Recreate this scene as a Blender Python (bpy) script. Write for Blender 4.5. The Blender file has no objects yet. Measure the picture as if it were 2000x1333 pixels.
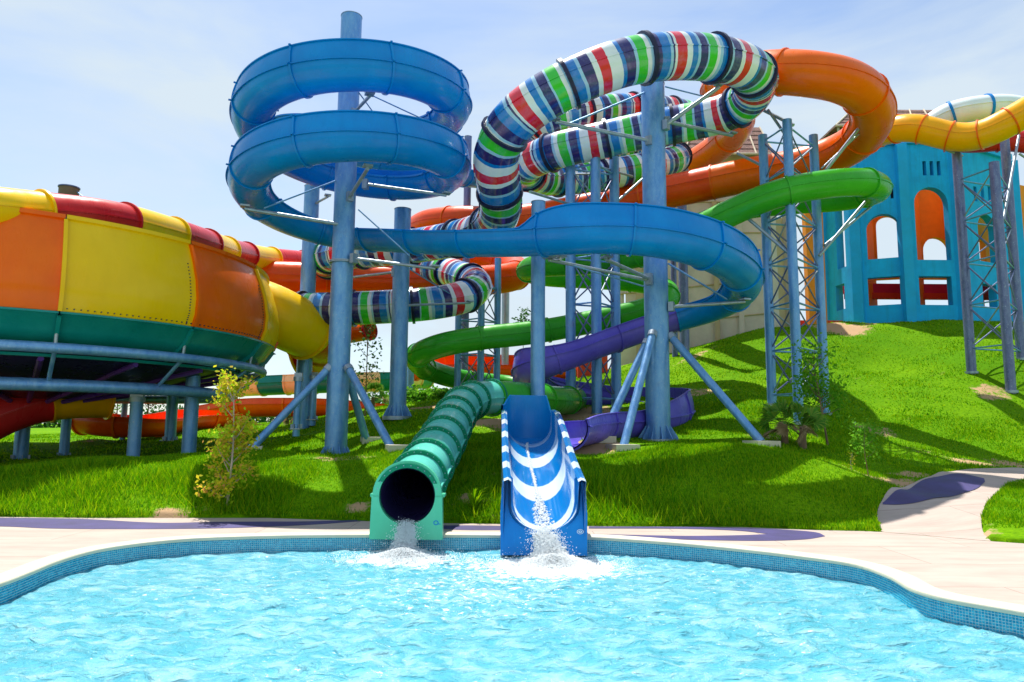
import bpy, bmesh, math, random
import numpy as np
from mathutils import Vector, Matrix
random.seed(7); rng = np.random.default_rng(11)
R_ = math.radians
scene = bpy.context.scene
COL = scene.collection

# ------------------------------------------------------------------ camera
CAM = np.array([0.0, 0.0, 1.85]); FOC = 1400.0
pitch, roll = R_(6.84), R_(0.45)
cf = np.array([0, math.cos(pitch), math.sin(pitch)])
cr0 = np.array([1.0, 0, 0]); cu0 = np.array([0, -math.sin(pitch), math.cos(pitch)])
cr = cr0*math.cos(roll) + cu0*math.sin(roll); cu = cu0*math.cos(roll) - cr0*math.sin(roll)
cd = bpy.data.cameras.new('camera'); cam = bpy.data.objects.new('camera', cd); COL.objects.link(cam)
cd.sensor_width = 36; cd.lens = 36*FOC/2000; cd.clip_start = 0.05; cd.clip_end = 3000
cam.matrix_world = Matrix(((cr[0], cu[0], -cf[0], CAM[0]), (cr[1], cu[1], -cf[1], CAM[1]), (cr[2], cu[2], -cf[2], CAM[2]), (0, 0, 0, 1)))
scene.camera = cam

# ------------------------------------------------------------------ sky, sun, exposure
SUN_AZ, SUN_EL = R_(-18), R_(66)        # azimuth from +Y towards +X
w = bpy.data.worlds.new('World'); scene.world = w; w.use_nodes = True
nt = w.node_tree; nt.nodes.clear(); N = nt.nodes.new; Lk = nt.links.new
wo = N('ShaderNodeOutputWorld'); bg = N('ShaderNodeBackground'); bg.inputs[1].default_value = 0.128
sk = N('ShaderNodeTexSky'); sk.sky_type = 'NISHITA'; sk.sun_disc = False
sk.sun_elevation = SUN_EL; sk.sun_rotation = SUN_AZ; sk.altitude = 50; sk.air_density = 1.0; sk.dust_density = 0.6; sk.ozone_density = 1.2
tc = N('ShaderNodeTexCoord'); mp = N('ShaderNodeMapping'); mp.inputs['Scale'].default_value = (1, 1, 3.0)
nz = N('ShaderNodeTexNoise'); nz.inputs['Scale'].default_value = 1.5; nz.inputs['Detail'].default_value = 7; nz.inputs['Roughness'].default_value = 0.55; nz.inputs['Distortion'].default_value = .6
rp = N('ShaderNodeValToRGB'); rp.color_ramp.elements[0].position = .38; rp.color_ramp.elements[0].color = (.06, .06, .06, 1)
rp.color_ramp.elements[1].position = .62; rp.color_ramp.elements[1].color = (.95, .95, .95, 1)
mx = N('ShaderNodeMix'); mx.data_type = 'RGBA'; mx.inputs[7].default_value = (3.85, 4.45, 4.9, 1)
Lk(tc.outputs['Generated'], mp.inputs[0]); Lk(mp.outputs[0], nz.inputs['Vector']); Lk(nz.outputs[0], rp.inputs[0])
Lk(rp.outputs[0], mx.inputs[0]); Lk(sk.outputs[0], mx.inputs[6]); Lk(mx.outputs[2], bg.inputs[0]); Lk(bg.outputs[0], wo.inputs[0])
sd = bpy.data.lights.new('sun', 'SUN'); sd.energy = 5.0; sd.angle = R_(0.5); sd.color = (1, .95, .86)
sun = bpy.data.objects.new('sun', sd); COL.objects.link(sun)
sdir = Vector((math.sin(SUN_AZ)*math.cos(SUN_EL), math.cos(SUN_AZ)*math.cos(SUN_EL), math.sin(SUN_EL)))
sun.rotation_euler = sdir.to_track_quat('Z', 'Y').to_euler(); sun.location = (0, 20, 40)
vs = scene.view_settings; vs.view_transform = 'Standard'; vs.look = 'None'; vs.exposure = 0.55; vs.gamma = 1; vs.use_curve_mapping = False
scene.cycles.max_bounces = 6; scene.cycles.diffuse_bounces = 3; scene.cycles.glossy_bounces = 3
scene.cycles.caustics_reflective = False; scene.cycles.caustics_refractive = False
scene.cycles.use_denoising = True

# ------------------------------------------------------------------ where things stand
def ray(px, py):
    d = cf*FOC + cr*(px-1000) + cu*(666.5-py)
    return d
def P(px, py, Y):
    d = ray(px, py); return CAM + d*(Y/d[1])
def Pz(px, py, z=0.0):
    d = ray(px, py); return CAM + d*((z-CAM[2])/d[2])
def Pw(px, py, p0, p1):      # ray against the vertical plane through p0,p1 -> (s along wall, z)
    d = ray(px, py); a = np.array(p0[:2]); b = np.array(p1[:2]); t = (b-a)/np.linalg.norm(b-a); n = np.array([-t[1], t[0]])
    k = ((a-CAM[:2])@n)/(d[:2]@n); q = CAM + d*k
    return float((q[:2]-a)@t), float(q[2])

# ------------------------------------------------------------------ building helpers
def tagit(o, label=None, cat=None, group=None, kind=None):
    if label: o['label'] = label
    if cat: o['category'] = cat
    if group: o['group'] = group
    if kind: o['kind'] = kind
    return o
def empty(name, loc, label, cat, group=None):
    o = bpy.data.objects.new(name, None); COL.objects.link(o); o.location = [float(v) for v in loc]; o.empty_display_size = .3
    return tagit(o, label, cat, group)
def mesh(name, V, F, uv=None):
    me = bpy.data.meshes.new(name)
    V = np.asarray(V, dtype=np.float32)
    if isinstance(F, np.ndarray):
        n = F.shape[1]; me.vertices.add(len(V)); me.vertices.foreach_set('co', V.ravel())
        me.loops.add(F.size); me.loops.foreach_set('vertex_index', F.ravel().astype(np.int32))
        me.polygons.add(len(F)); me.polygons.foreach_set('loop_start', np.arange(0, F.size, n, dtype=np.int32))
        me.polygons.foreach_set('loop_total', np.full(len(F), n, dtype=np.int32)); me.update(calc_edges=True)
    else:
        me.from_pydata([tuple(float(c) for c in v) for v in V], [], F); me.update()
    if uv is not None:
        ul = me.uv_layers.new(name='UVMap'); li = np.zeros(len(me.loops), dtype=np.int32); me.loops.foreach_get('vertex_index', li)
        ul.data.foreach_set('uv', np.asarray(uv, dtype=np.float32)[li].ravel())
    return me
def obj(name, V, F, mat, parent=None, uv=None, smooth=40, kind=None, label=None, cat=None, group=None):
    V = np.asarray(V, dtype=float)
    if parent is not None:
        p = parent; 
        while p is not None: V = V - np.array(p.location); p = p.parent
    me = mesh(name, V, F, uv)
    if smooth:
        me.polygons.foreach_set('use_smooth', [True]*len(me.polygons))
        if smooth < 180: me.set_sharp_from_angle(angle=R_(smooth))
    if mat: me.materials.append(mat)
    o = bpy.data.objects.new(name, me); COL.objects.link(o); o.parent = parent
    return tagit(o, label, cat, group, kind)
def boxgeo(c, s, rz=0):
    V = []; cs, sn = math.cos(rz), math.sin(rz)
    for dx in (-.5, .5):
        for dy in (-.5, .5):
            for dz in (-.5, .5):
                x, y = dx*s[0], dy*s[1]; V.append((c[0]+x*cs-y*sn, c[1]+x*sn+y*cs, c[2]+dz*s[2]))
    return V, [(0, 1, 3, 2), (4, 6, 7, 5), (0, 4, 5, 1), (2, 3, 7, 6), (0, 2, 6, 4), (1, 5, 7, 3)]
def merge(gs):
    V, F = [], []
    for v, f in gs:
        b = len(V); V += [tuple(q) for q in v]; F += [tuple(i+b for i in q) for q in f]
    return V, F
def tubegeo(a, b, r, n=12, r2=None, caps=True):
    a = np.array(a, float); b = np.array(b, float); t = (b-a)/np.linalg.norm(b-a)
    u = np.cross(t, [0, 0, 1]) if abs(t[2]) < .95 else np.cross(t, [0, 1, 0]); u /= np.linalg.norm(u); v = np.cross(u, t)
    V = []; r2 = r if r2 is None else r2
    for q, rr in ((a, r), (b, r2)):
        for i in range(n):
            an = 2*math.pi*i/n; V.append(q + rr*(math.cos(an)*u + math.sin(an)*v))
    F = [(i, (i+1) % n, n+(i+1) % n, n+i) for i in range(n)]
    if caps: F += [tuple(range(n))[::-1], tuple(range(n, 2*n))]
    return V, F
_unit = {}
def rod(name, a, b, r, mat, parent, n=8):
    """a straight pipe sharing one unit mesh per material"""
    k = (mat.name, n)
    if k not in _unit:
        V, F = tubegeo((0, 0, 0), (0, 0, 1), 1, n); me = mesh('pipe', V, F); me.polygons.foreach_set('use_smooth', [True]*len(me.polygons)); me.set_sharp_from_angle(angle=R_(50))
        me.materials.append(mat); _unit[k] = me
    o = bpy.data.objects.new(name, _unit[k]); COL.objects.link(o)
    a = Vector(a); b = Vector(b); d = b-a; p = parent
    while p is not None: a = a - Vector(p.location); p = p.parent
    o.parent = parent; o.location = a; o.rotation_mode = 'QUATERNION'; o.rotation_quaternion = d.to_track_quat('Z', 'Y'); o.scale = (r, r, d.length)
    return o
def catmull(pts, ds):
    pts = np.asarray(pts, float); P0 = np.vstack([2*pts[0]-pts[1], pts, 2*pts[-1]-pts[-2]]); out = []
    for i in range(len(pts)-1):
        p0, p1, p2, p3 = P0[i:i+4]
        t = np.linspace(0, 1, 24, endpoint=False)[:, None]
        d01 = max(np.linalg.norm((p1-p0)[:3])**.5, 1e-3); d12 = max(np.linalg.norm((p2-p1)[:3])**.5, 1e-3); d23 = max(np.linalg.norm((p3-p2)[:3])**.5, 1e-3)
        m1 = d12*((p1-p0)/d01 - (p2-p0)/(d01+d12) + (p2-p1)/d12); m2 = d12*((p2-p1)/d12 - (p3-p1)/(d12+d23) + (p3-p2)/d23)
        h = (2*t**3-3*t**2+1)*p1 + (t**3-2*t**2+t)*m1 + (-2*t**3+3*t**2)*p2 + (t**3-t**2)*m2; out.append(h)
    out = np.vstack(out+[pts[-1:]])
    s = np.concatenate([[0], np.cumsum(np.linalg.norm(np.diff(out[:, :3], axis=0), axis=1))])
    n = max(int(s[-1]/ds), 2); ss = np.linspace(0, s[-1], n+1)
    return np.stack([np.interp(ss, s, out[:, k]) for k in range(out.shape[1])], 1), ss
def frames(C):
    T = np.gradient(C, axis=0); T /= np.linalg.norm(T, axis=1)[:, None]
    S = np.cross(T, [0, 0, 1]); 
    for i in range(len(S)):
        nn = np.linalg.norm(S[i]); 
        if nn < .25 and i: S[i] = S[i-1] - T[i]*(S[i-1]@T[i]); nn = np.linalg.norm(S[i])
        S[i] /= nn
    k = 5
    Sp = np.pad(S, ((k, k), (0, 0)), mode='edge'); S = np.stack([np.convolve(Sp[:, j], np.ones(2*k+1)/(2*k+1), 'valid') for j in range(3)], 1)
    S -= T*np.sum(S*T, 1)[:, None]; S /= np.linalg.norm(S, axis=1)[:, None]
    return T, S, np.cross(S, T)
def ringtube(r, n=28, lip=.035):
    """closed round tube, with a bolted seam lip along both flanks"""
    out = []
    for i in range(n):
        a = 2*math.pi*i/n
        if i in (0, n//2):
            sg = 1 if i == 0 else -1
            q = [(sg*r, -.022*sg), (sg*(r+lip), -.018*sg), (sg*(r+lip), .018*sg), (sg*r, .022*sg)]
            out += q
        else: out.append((r*math.cos(a), r*math.sin(a)))
    return out
def flumeprof(r, hl, hr, ex=0.0, th=.035, lip=.05):
    """open flume: half-round bowl, rims with lips, an extra wall of height hl / hr above either rim"""
    def wall(h, k):          # one side, from rim upwards: (u,v) for u>0
        hh = max(h, .012); o = []
        for j in range(k):
            f = j/(k-1); o.append((r+ex-.16*hh*f*f - .02*f, .02+hh*f))
        return o
    R = wall(hr, 6); L = wall(hl, 6)
    o = []
    bot = [((r+ex)*math.cos(a), (r+ex)*math.sin(a)) for a in np.linspace(-math.pi, 0, 17)]
    left = [(-u, v) for u, v in L][::-1]
    o += left + [(-(r+ex+lip), .018), (-(r+ex+lip), -.012)] + bot + [(r+ex+lip, -.012), (r+ex+lip, .018)] + R
    # top lips and the inner skin back again
    ri = (r-th)/(r+ex)
    topR = R[-1]; topL = left[0]
    inn = []
    inn += [(topR[0]+lip*.8, topR[1]), (topR[0]+lip*.8, topR[1]+.03), (topR[0]-th, topR[1]+.03)]
    inn += [(u-th-ex, v) for u, v in R[::-1]]
    inn += [((r-th)*math.cos(a), (r-th)*math.sin(a)) for a in np.linspace(0, -math.pi, 17)]
    inn += [(-(u-th-ex), v) for u, v in L]
    inn += [(topL[0]+th, topL[1]+.03), (topL[0]-lip*.8, topL[1]+.03), (topL[0]-lip*.8, topL[1])]
    return o+inn
def sweepgeo(C, S, U, profs, ss, closed=True):
    n = len(profs[0]); A = np.array(profs)     # (m,n,2)
    V = C[:, None, :] + A[:, :, :1]*S[:, None, :] + A[:, :, 1:]*U[:, None, :]
    m = len(C); idx = np.arange(m*n).reshape(m, n); a = idx[:-1]; b = idx[1:]
    k = np.arange(n) if closed else np.arange(n-1); k2 = (k+1) % n
    F = np.stack([a[:, k], a[:, k2], b[:, k2], b[:, k]], 2).reshape(-1, 4)
    uv = np.stack([np.repeat(ss, n), np.tile(np.arange(n)/n, m)], 1)
    return V.reshape(-1, 3), F, uv
def slide(name, label, pts, kind, r, mats, seclen, flange_mat, ds=.16, names=('flume_section', 'joint_flange'), ex=.06, group=None, thing=None, flw=.05, heights=None, cat='water slide', s0=0, lip=.035):
    """pts: world centre line (plus hl,hr per point for open flumes). Every moulded section and every bolted joint is its own part."""
    pts = np.asarray(pts, float)
    A, ss = catmull(pts, ds); C = A[:, :3]
    for j in range(3):
        pad = np.pad(C[:, j], 3, mode='edge'); C[:, j] = np.where((ss > .6) & (ss < ss[-1]-.6), np.convolve(pad, np.ones(7)/7, 'valid'), C[:, j])
    T, S, U = frames(C)
    root = thing or empty(name, C[len(C)//2]*[1, 1, 0], label, cat, group)
    nsec = max(1, round(ss[-1]/seclen)); cuts = [int(round(i*(len(C)-1)/nsec)) for i in range(nsec+1)]
    if kind == 'open':
        prof = [flumeprof(r, A[i, 3], A[i, 4]) for i in range(len(C))]
    elif kind == 'tube': prof = [ringtube(r, lip=lip)]*len(C)
    for q in range(nsec):
        i, j = cuts[q], cuts[q+1]+1
        V, F, uv = sweepgeo(C[i:j], S[i:j], U[i:j], prof[i:j], ss[i:j]+s0)
        m = mats(q, C[(i+j)//2], ss[i]) if callable(mats) else mats[q % len(mats)]
        obj(names[0], V, F, m, root, uv, 35)
    for q in range(0, nsec+1):
        i = cuts[q]; c = C[i]; w_ = flw
        Cq = np.array([c-T[i]*w_, c-T[i]*w_, c+T[i]*w_, c+T[i]*w_]); Sq = np.repeat(S[i:i+1], 4, 0); Uq = np.repeat(U[i:i+1], 4, 0)
        if kind == 'open':
            p0 = flumeprof(r, A[i, 3], A[i, 4], .004, .037, .052); p1 = flumeprof(r, A[i, 3], A[i, 4], ex, .037, .052+.02)
            n = len(p0)//2 + 1
        else:
            p0 = [(r*.995*math.cos(a), r*.995*math.sin(a)) for a in np.linspace(0, 2*math.pi, 28, endpoint=False)]
            p1 = [((r+ex)*math.cos(a), (r+ex)*math.sin(a)) for a in np.linspace(0, 2*math.pi, 28, endpoint=False)]
        V, F, uv = sweepgeo(Cq, Sq, Uq, [p0, p1, p1, p0], np.array([0, 1, 2, 3.]))
        fm = flange_mat(q, c, ss[i]) if callable(flange_mat) else flange_mat
        obj(names[1], V, F, fm, root, uv, 35)
    return root, C, T, S, U, ss
def IP(L): return [P(*q[:3]) for q in L]
def IPH(L): return [np.concatenate([P(*q[:3]), [q[3], q[4]]]) for q in L]

# ------------------------------------------------------------------ materials
def nodes(name):
    m = bpy.data.materials.new(name); m.use_nodes = True; t = m.node_tree; b = t.nodes['Principled BSDF']; return m, t, b
def tex(t, kind='Noise', scale=1., detail=4, rough=.5, coord='pos', vscale=None, dist=0):
    g = t.nodes.new('ShaderNodeNewGeometry') if coord == 'pos' else t.nodes.new('ShaderNodeTexCoord')
    v = g.outputs['Position'] if coord == 'pos' else g.outputs[coord]
    if vscale:
        mpp = t.nodes.new('ShaderNodeMapping'); mpp.inputs['Scale'].default_value = vscale; t.links.new(v, mpp.inputs[0]); v = mpp.outputs[0]
    n = t.nodes.new('ShaderNodeTex'+kind); n.inputs['Scale'].default_value = scale
    if kind == 'Noise': n.inputs['Detail'].default_value = detail; n.inputs['Roughness'].default_value = rough; n.inputs['Distortion'].default_value = dist
    t.links.new(v, n.inputs['Vector']); return n
def ramp(t, src, stops, interp='LINEAR'):
    r = t.nodes.new('ShaderNodeValToRGB'); r.color_ramp.interpolation = interp; e = r.color_ramp.elements
    while len(e) < len(stops): e.new(.5)
    for i, (p, c) in enumerate(stops): e[i].position = p; e[i].color = (*c, 1) if len(c) == 3 else c
    t.links.new(src, r.inputs[0]); return r
def mixc(t, f, a, b, mode='MIX'):
    m = t.nodes.new('ShaderNodeMix'); m.data_type = 'RGBA'; m.blend_type = mode
    for s, k in ((f, 0), (a, 6), (b, 7)):
        if hasattr(s, 'is_linked'): t.links.new(s, m.inputs[k])
        else: m.inputs[k].default_value = s if k == 0 else (*s, 1)
    return m.outputs[2]
def bump(t, b, src, st=.3, d=.02):
    n = t.nodes.new('ShaderNodeBump'); n.inputs['Strength'].default_value = st; n.inputs['Distance'].default_value = d
    t.links.new(src, n.inputs['Height']); t.links.new(n.outputs[0], b.inputs['Normal']); return n
def gel(name, c, c2=None, rough=.22, fade=.25):
    """gel-coated fibreglass: faint weathering, water marks and a wavy gloss"""
    m, t, b = nodes(name); c2 = c2 or tuple(min(1, v*1.18+.03) for v in c)
    n1 = tex(t, scale=.7, detail=5, rough=.6); n2 = tex(t, scale=3.0, detail=6, rough=.65, vscale=(1, 1, .25))
    dk = tuple(v*.82 for v in c)
    a = mixc(t, ramp(t, n1.outputs[0], [(.35, (0, 0, 0)), (.7, (1, 1, 1))]).outputs[0], c, c2)
    a = mixc(t, ramp(t, n2.outputs[0], [(.48, (0, 0, 0)), (.75, (fade,)*3)]).outputs[0], a, dk)
    n4 = tex(t, scale=14, detail=4, rough=.7)
    a = mixc(t, ramp(t, n4.outputs[0], [(.66, (0, 0, 0)), (.82, (.10,)*3)]).outputs[0], a, (.55, .6, .62))
    t.links.new(a, b.inputs['Base Color']); b.inputs['Specular IOR Level'].default_value = .2
    rr = ramp(t, n2.outputs[0], [(.3, (rough,)*3), (.8, (rough+.22,)*3)]); t.links.new(rr.outputs[0], b.inputs['Roughness'])
    n3 = tex(t, scale=1.6, detail=2); bump(t, b, n3.outputs[0], .12, .12)
    b.inputs['Coat Weight'].default_value = .12; b.inputs['Coat Roughness'].default_value = .1
    return m
def plain(name, c, rough=.6, var=.15, bs=8, bst=.2, metal=0, bd=.01, vs=None):
    m, t, b = nodes(name); n = tex(t, scale=1.3, detail=7, rough=.65, vscale=vs); n2 = tex(t, scale=bs*3, detail=5)
    lo = tuple(v*(1-var) for v in c); hi = tuple(min(1, v*(1+var)) for v in c)
    t.links.new(ramp(t, n.outputs[0], [(.3, lo), (.7, hi)]).outputs[0], b.inputs['Base Color'])
    b.inputs['Roughness'].default_value = rough; b.inputs['Metallic'].default_value = metal; bump(t, b, n2.outputs[0], bst, bd); return m
def steel(name, c, c2, metal=.35):
    m, t, b = nodes(name); n = tex(t, scale=5, detail=8, rough=.75, vscale=(1, 1, .35)); n2 = tex(t, scale=16, detail=6, rough=.7); n3 = tex(t, scale=1.1, detail=3)
    a = mixc(t, ramp(t, n.outputs[0], [(.38, (0, 0, 0)), (.66, (1, 1, 1))]).outputs[0], c, c2)
    a = mixc(t, ramp(t, n2.outputs[0], [(.58, (0, 0, 0)), (.7, (.7,)*3)]).outputs[0], a, (.5, .57, .66))
    a = mixc(t, ramp(t, n3.outputs[0], [(.62, (0, 0, 0)), (.8, (.5,)*3)]).outputs[0], a, (.24, .2, .28))
    n5 = tex(t, scale=2.6, detail=7, rough=.8, vscale=(1.6, 1.6, .3)); a = mixc(t, ramp(t, n5.outputs[0], [(.63, (0, 0, 0)), (.72, (.55,)*3)]).outputs[0], a, (.2, .1, .05))
    t.links.new(a, b.inputs['Base Color']); b.inputs['Metallic'].default_value = metal
    t.links.new(ramp(t, n.outputs[0], [(.3, (.3,)*3), (.8, (.55,)*3)]).outputs[0], b.inputs['Roughness']); bump(t, b, n2.outputs[0], .15, .01); return m
M = {}
M['blue'] = gel('blue_gelcoat', (.0, .20, .62), (.0, .27, .74))
M['violet'] = gel('violet_gelcoat', (.12, .085, .56), (.17, .13, .68))
M['deepblue'] = gel('deep_blue_gelcoat', (.0, .19, .53), (.01, .25, .62))
M['orange'] = gel('orange_gelcoat', (.86, .12, .0), (.94, .16, .0))
M['redorange'] = gel('red_orange_gelcoat', (.84, .06, .0), (.92, .10, .002))
M['yellow'] = gel('yellow_gelcoat', (.92, .54, .0), (.96, .60, .005))
M['amber'] = gel('amber_gelcoat', (.92, .40, .0), (.95, .47, .005))
M['red'] = gel('red_gelcoat', (.55, .012, .015), (.65, .03, .03))
M['teal'] = gel('teal_gelcoat', (.0, .21, .2), (.01, .28, .26))
M['green'] = gel('green_gelcoat', (.035, .36, .015), (.06, .45, .03))
M['dkgreen'] = gel('dark_green_gelcoat', (.0, .19, .09), (.01, .25, .13))
M['mint'] = gel('mint_gelcoat', (.10, .56, .32), (.14, .64, .4))
M['aqua'] = gel('aqua_green_gelcoat', (.09, .50, .40), (.15, .6, .5), rough=.15)
M['cream'] = gel('cream_gelcoat', (.8, .6, .34))
M['white'] = gel('white_gelcoat', (.75, .82, .88))
M['black'] = gel('black_gelcoat', (.015, .015, .045), (.03, .03, .08))
M['steel'] = steel('galvanised_steel', (.10, .28, .60), (.22, .44, .72))
M['steel_dark'] = steel('violet_grey_steel', (.1, .12, .27), (.2, .24, .42))
M['steel_pale'] = steel('pale_galvanised_steel', (.26, .33, .42), (.42, .48, .55), .5)
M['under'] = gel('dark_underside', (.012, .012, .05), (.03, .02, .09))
M['purple_frame'] = gel('purple_frame_paint', (.08, .02, .22))
# striped tube: bands across the run
m, t, b = nodes('striped_gelcoat'); M['stripe'] = m
uvn = t.nodes.new('ShaderNodeUVMap'); sx = t.nodes.new('ShaderNodeSeparateXYZ'); t.links.new(uvn.outputs[0], sx.inputs[0])
nn = tex(t, scale=1.2, detail=3); ma = t.nodes.new('ShaderNodeMath'); ma.operation = 'MULTIPLY_ADD'; t.links.new(nn.outputs[0], ma.inputs[0]); ma.inputs[1].default_value = .12; t.links.new(sx.outputs[0], ma.inputs[2])
mo = t.nodes.new('ShaderNodeMath'); mo.operation = 'MULTIPLY'; mo.inputs[1].default_value = 1/4.6; t.links.new(ma.outputs[0], mo.inputs[0])
fr = t.nodes.new('ShaderNodeMath'); fr.operation = 'FRACT'; t.links.new(mo.outputs[0], fr.inputs[0])
W_, PB, NV, BL, GR, RD = (.80, .82, .84), (.34, .58, .80), (.022, .016, .15), (.0, .19, .60), (.03, .56, .03), (.78, .008, .03)
bands = [(W_, .05), (RD, .065), (W_, .03), (NV, .06), (PB, .02), (BL, .065), (PB, .025), (W_, .025), (GR, .06), (PB, .012), (NV, .05), (PB, .02), (BL, .04), (W_, .04), (RD, .07), (W_, .015), (NV, .012), (PB, .02), (BL, .06), (NV, .055), (PB, .015), (W_, .03), (GR, .06), (PB, .02), (NV, .06), (BL, .025), (W_, .02)]
tot = sum(q[1] for q in bands); stops = []; acc = 0
for i, (c, l) in enumerate(bands):
    stops.append((acc/tot, c)); acc += l
sr = ramp(t, fr.outputs[0], stops, 'CONSTANT')
n2 = tex(t, scale=2.5, detail=6, rough=.7); a = mixc(t, ramp(t, n2.outputs[0], [(.5, (0, 0, 0)), (.8, (.35,)*3)]).outputs[0], sr.outputs[0], (.4, .45, .6))
t.links.new(a, b.inputs['Base Color']); b.inputs['Roughness'].default_value = .22; b.inputs['Coat Weight'].default_value = .4; b.inputs['Coat Roughness'].default_value = .1
n3 = tex(t, scale=1.6, detail=2); bump(t, b, n3.outputs[0], .12, .12)
M['concrete'] = plain('sandy_concrete', (.44, .355, .305), .8, .14, 10, .3, vs=(.6, 2.2, 1))
M['coping'] = plain('coping_stone', (.64, .58, .44), .6, .08, 14, .2)
M['paint'] = plain('violet_deck_paint', (.04, .03, .14), .6, .3, 14, .3)
M['castle'] = plain('turquoise_render', (.0, .43, .93), .8, .16, 3, .35, bd=.02)
M['castle_trim'] = plain('turquoise_trim', (.0, .42, .86), .7, .1, 3, .3)
M['orange_wall'] = plain('orange_render', (.92, .27, .008), .8, .1, 3, .3)
M['crimson'] = plain('crimson_paint', (.6, .01, .08), .6, .1)
M['red_paint'] = plain('red_paint', (.88, .05, .015), .6, .1)
M['beige'] = plain('beige_render', (.66, .60, .50), .85, .1, 2, .4, bd=.03)
M['beige_dark'] = plain('ochre_render', (.52, .42, .24), .85, .1, 2, .4)
M['thatch'] = plain('thatch', (.24, .13, .11), .95, .5, 12, .9, bd=.08, vs=(6, 6, 1))
M['roof_wood'] = plain('pale_roof_timber', (.6, .5, .38), .8, .2)
M['slot_shade'] = plain('slot_shade_tone', (.0, .03, .06), .8, .1)  # near-black that stands in for the shade inside the tower's slots
M['soil'] = plain('sandy_soil', (.42, .27, .15), .95, .3, 6, .6, bd=.04)
M['bark'] = plain('bark', (.2, .13, .08), .9, .3, 10, .6)
M['palebark'] = plain('pale_bark', (.42, .33, .26), .9, .3, 10, .6)
M['grout'] = plain('grout', (.6, .78, .8), .7, .1)
M['dark_rubber'] = plain('dark_shadow_gap', (.03, .03, .04), .7, .1)
# slab joints and long weather stains on the deck
mc = M['concrete']; t = mc.node_tree; b = t.nodes['Principled BSDF']; src = b.inputs['Base Color'].links[0].from_socket
gq = t.nodes.new('ShaderNodeNewGeometry'); br = t.nodes.new('ShaderNodeTexBrick'); br.inputs['Scale'].default_value = .17; br.inputs['Mortar Size'].default_value = .0016; br.inputs['Color1'].default_value = (1, 1, 1, 1); br.inputs['Color2'].default_value = (.93, .93, .93, 1); br.inputs['Mortar'].default_value = (.62, .6, .58, 1)
t.links.new(gq.outputs['Position'], br.inputs['Vector']); a = mixc(t, 1.0, src, br.outputs[0], 'MULTIPLY')
st = tex(t, scale=.9, detail=8, rough=.72, vscale=(.5, 3, 1)); a = mixc(t, ramp(t, st.outputs[0], [(.5, (0, 0, 0)), (.72, (.5,)*3)]).outputs[0], a, (.30, .23, .19)); t.links.new(a, b.inputs['Base Color'])
# streaks under the tower's ledges: rain stains, fixed to the render
mc = M['castle']; t = mc.node_tree; b = t.nodes['Principled BSDF']; src = b.inputs['Base Color'].links[0].from_socket
st = tex(t, scale=1.6, detail=8, rough=.75, vscale=(2.2, 2.2, .16)); a = mixc(t, ramp(t, st.outputs[0], [(.5, (0, 0, 0)), (.75, (.55,)*3)]).outputs[0], src, (.0, .22, .42)); t.links.new(a, b.inputs['Base Color'])
# ground
m, t, b = nodes('lawn_soil'); M['lawn'] = m
n1 = tex(t, scale=.22, detail=5, rough=.6); n2 = tex(t, scale=9, detail=8, rough=.8); n3 = tex(t, scale=1.1, detail=6, rough=.7)
a = mixc(t, ramp(t, n1.outputs[0], [(.35, (0, 0, 0)), (.65, (1, 1, 1))]).outputs[0], (.10, .28, .001), (.22, .42, .001))
a = mixc(t, ramp(t, n2.outputs[0], [(.35, (0, 0, 0)), (.7, (1, 1, 1))]).outputs[0], (.06, .17, .001), a)
a = mixc(t, ramp(t, n3.outputs[0], [(.66, (0, 0, 0)), (.73, (.85,)*3)]).outputs[0], a, (.3, .2, .09))
at = t.nodes.new('ShaderNodeAttribute'); at.attribute_name = 'bare'
n4 = tex(t, scale=3, detail=6, rough=.7); adr = t.nodes.new('ShaderNodeMath'); adr.operation = 'MULTIPLY_ADD'; t.links.new(n4.outputs[0], adr.inputs[0]); adr.inputs[1].default_value = 1.3; adr.inputs[2].default_value = -.65
ad2 = t.nodes.new('ShaderNodeMath'); ad2.operation = 'ADD'; t.links.new(at.outputs['Fac'], ad2.inputs[0]); t.links.new(adr.outputs[0], ad2.inputs[1])
a = mixc(t, ramp(t, ad2.outputs[0], [(.42, (0, 0, 0)), (.6, (1, 1, 1))]).outputs[0], a, (.46, .30, .17))
t.links.new(a, b.inputs['Base Color']); b.inputs['Roughness'].default_value = .95; b.inputs['Specular IOR Level'].default_value = .05; bump(t, b, n2.outputs[0], .5, .04)
def leafmat(name, cols, trans=.45):
    m, t, b = nodes(name); g = t.nodes.new('ShaderNodeNewGeometry'); r = ramp(t, g.outputs['Random Per Island'], [(i/(len(cols)-1), c) for i, c in enumerate(cols)])
    t.links.new(r.outputs[0], b.inputs['Base Color']); b.inputs['Roughness'].default_value = .6; b.inputs['Specular IOR Level'].default_value = .12
    tr = t.nodes.new('ShaderNodeBsdfTranslucent'); t.links.new(r.outputs[0], tr.inputs[0]); mxs = t.nodes.new('ShaderNodeMixShader'); mxs.inputs[0].default_value = trans
    t.links.new(b.outputs[0], mxs.inputs[1]); t.links.new(tr.outputs[0], mxs.inputs[2]); t.links.new(mxs.outputs[0], t.nodes['Material Output'].inputs[0]); return m
M['grass'] = leafmat('grass_blades', [(.05, .21, .001), (.12, .36, .001), (.26, .50, .001), (.38, .50, .005)], .5)
M['leaf'] = leafmat('green_leaves', [(.07, .26, .01), (.13, .38, .02), (.22, .46, .03)], .55)
M['leaf_y'] = leafmat('yellow_leaves', [(.28, .5, .01), (.5, .62, .02), (.75, .62, .03), (.75, .38, .1)], .55)
M['leaf_d'] = leafmat('dark_leaves', [(.02, .08, .012), (.04, .13, .02), (.07, .19, .03)], .3)
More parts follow.
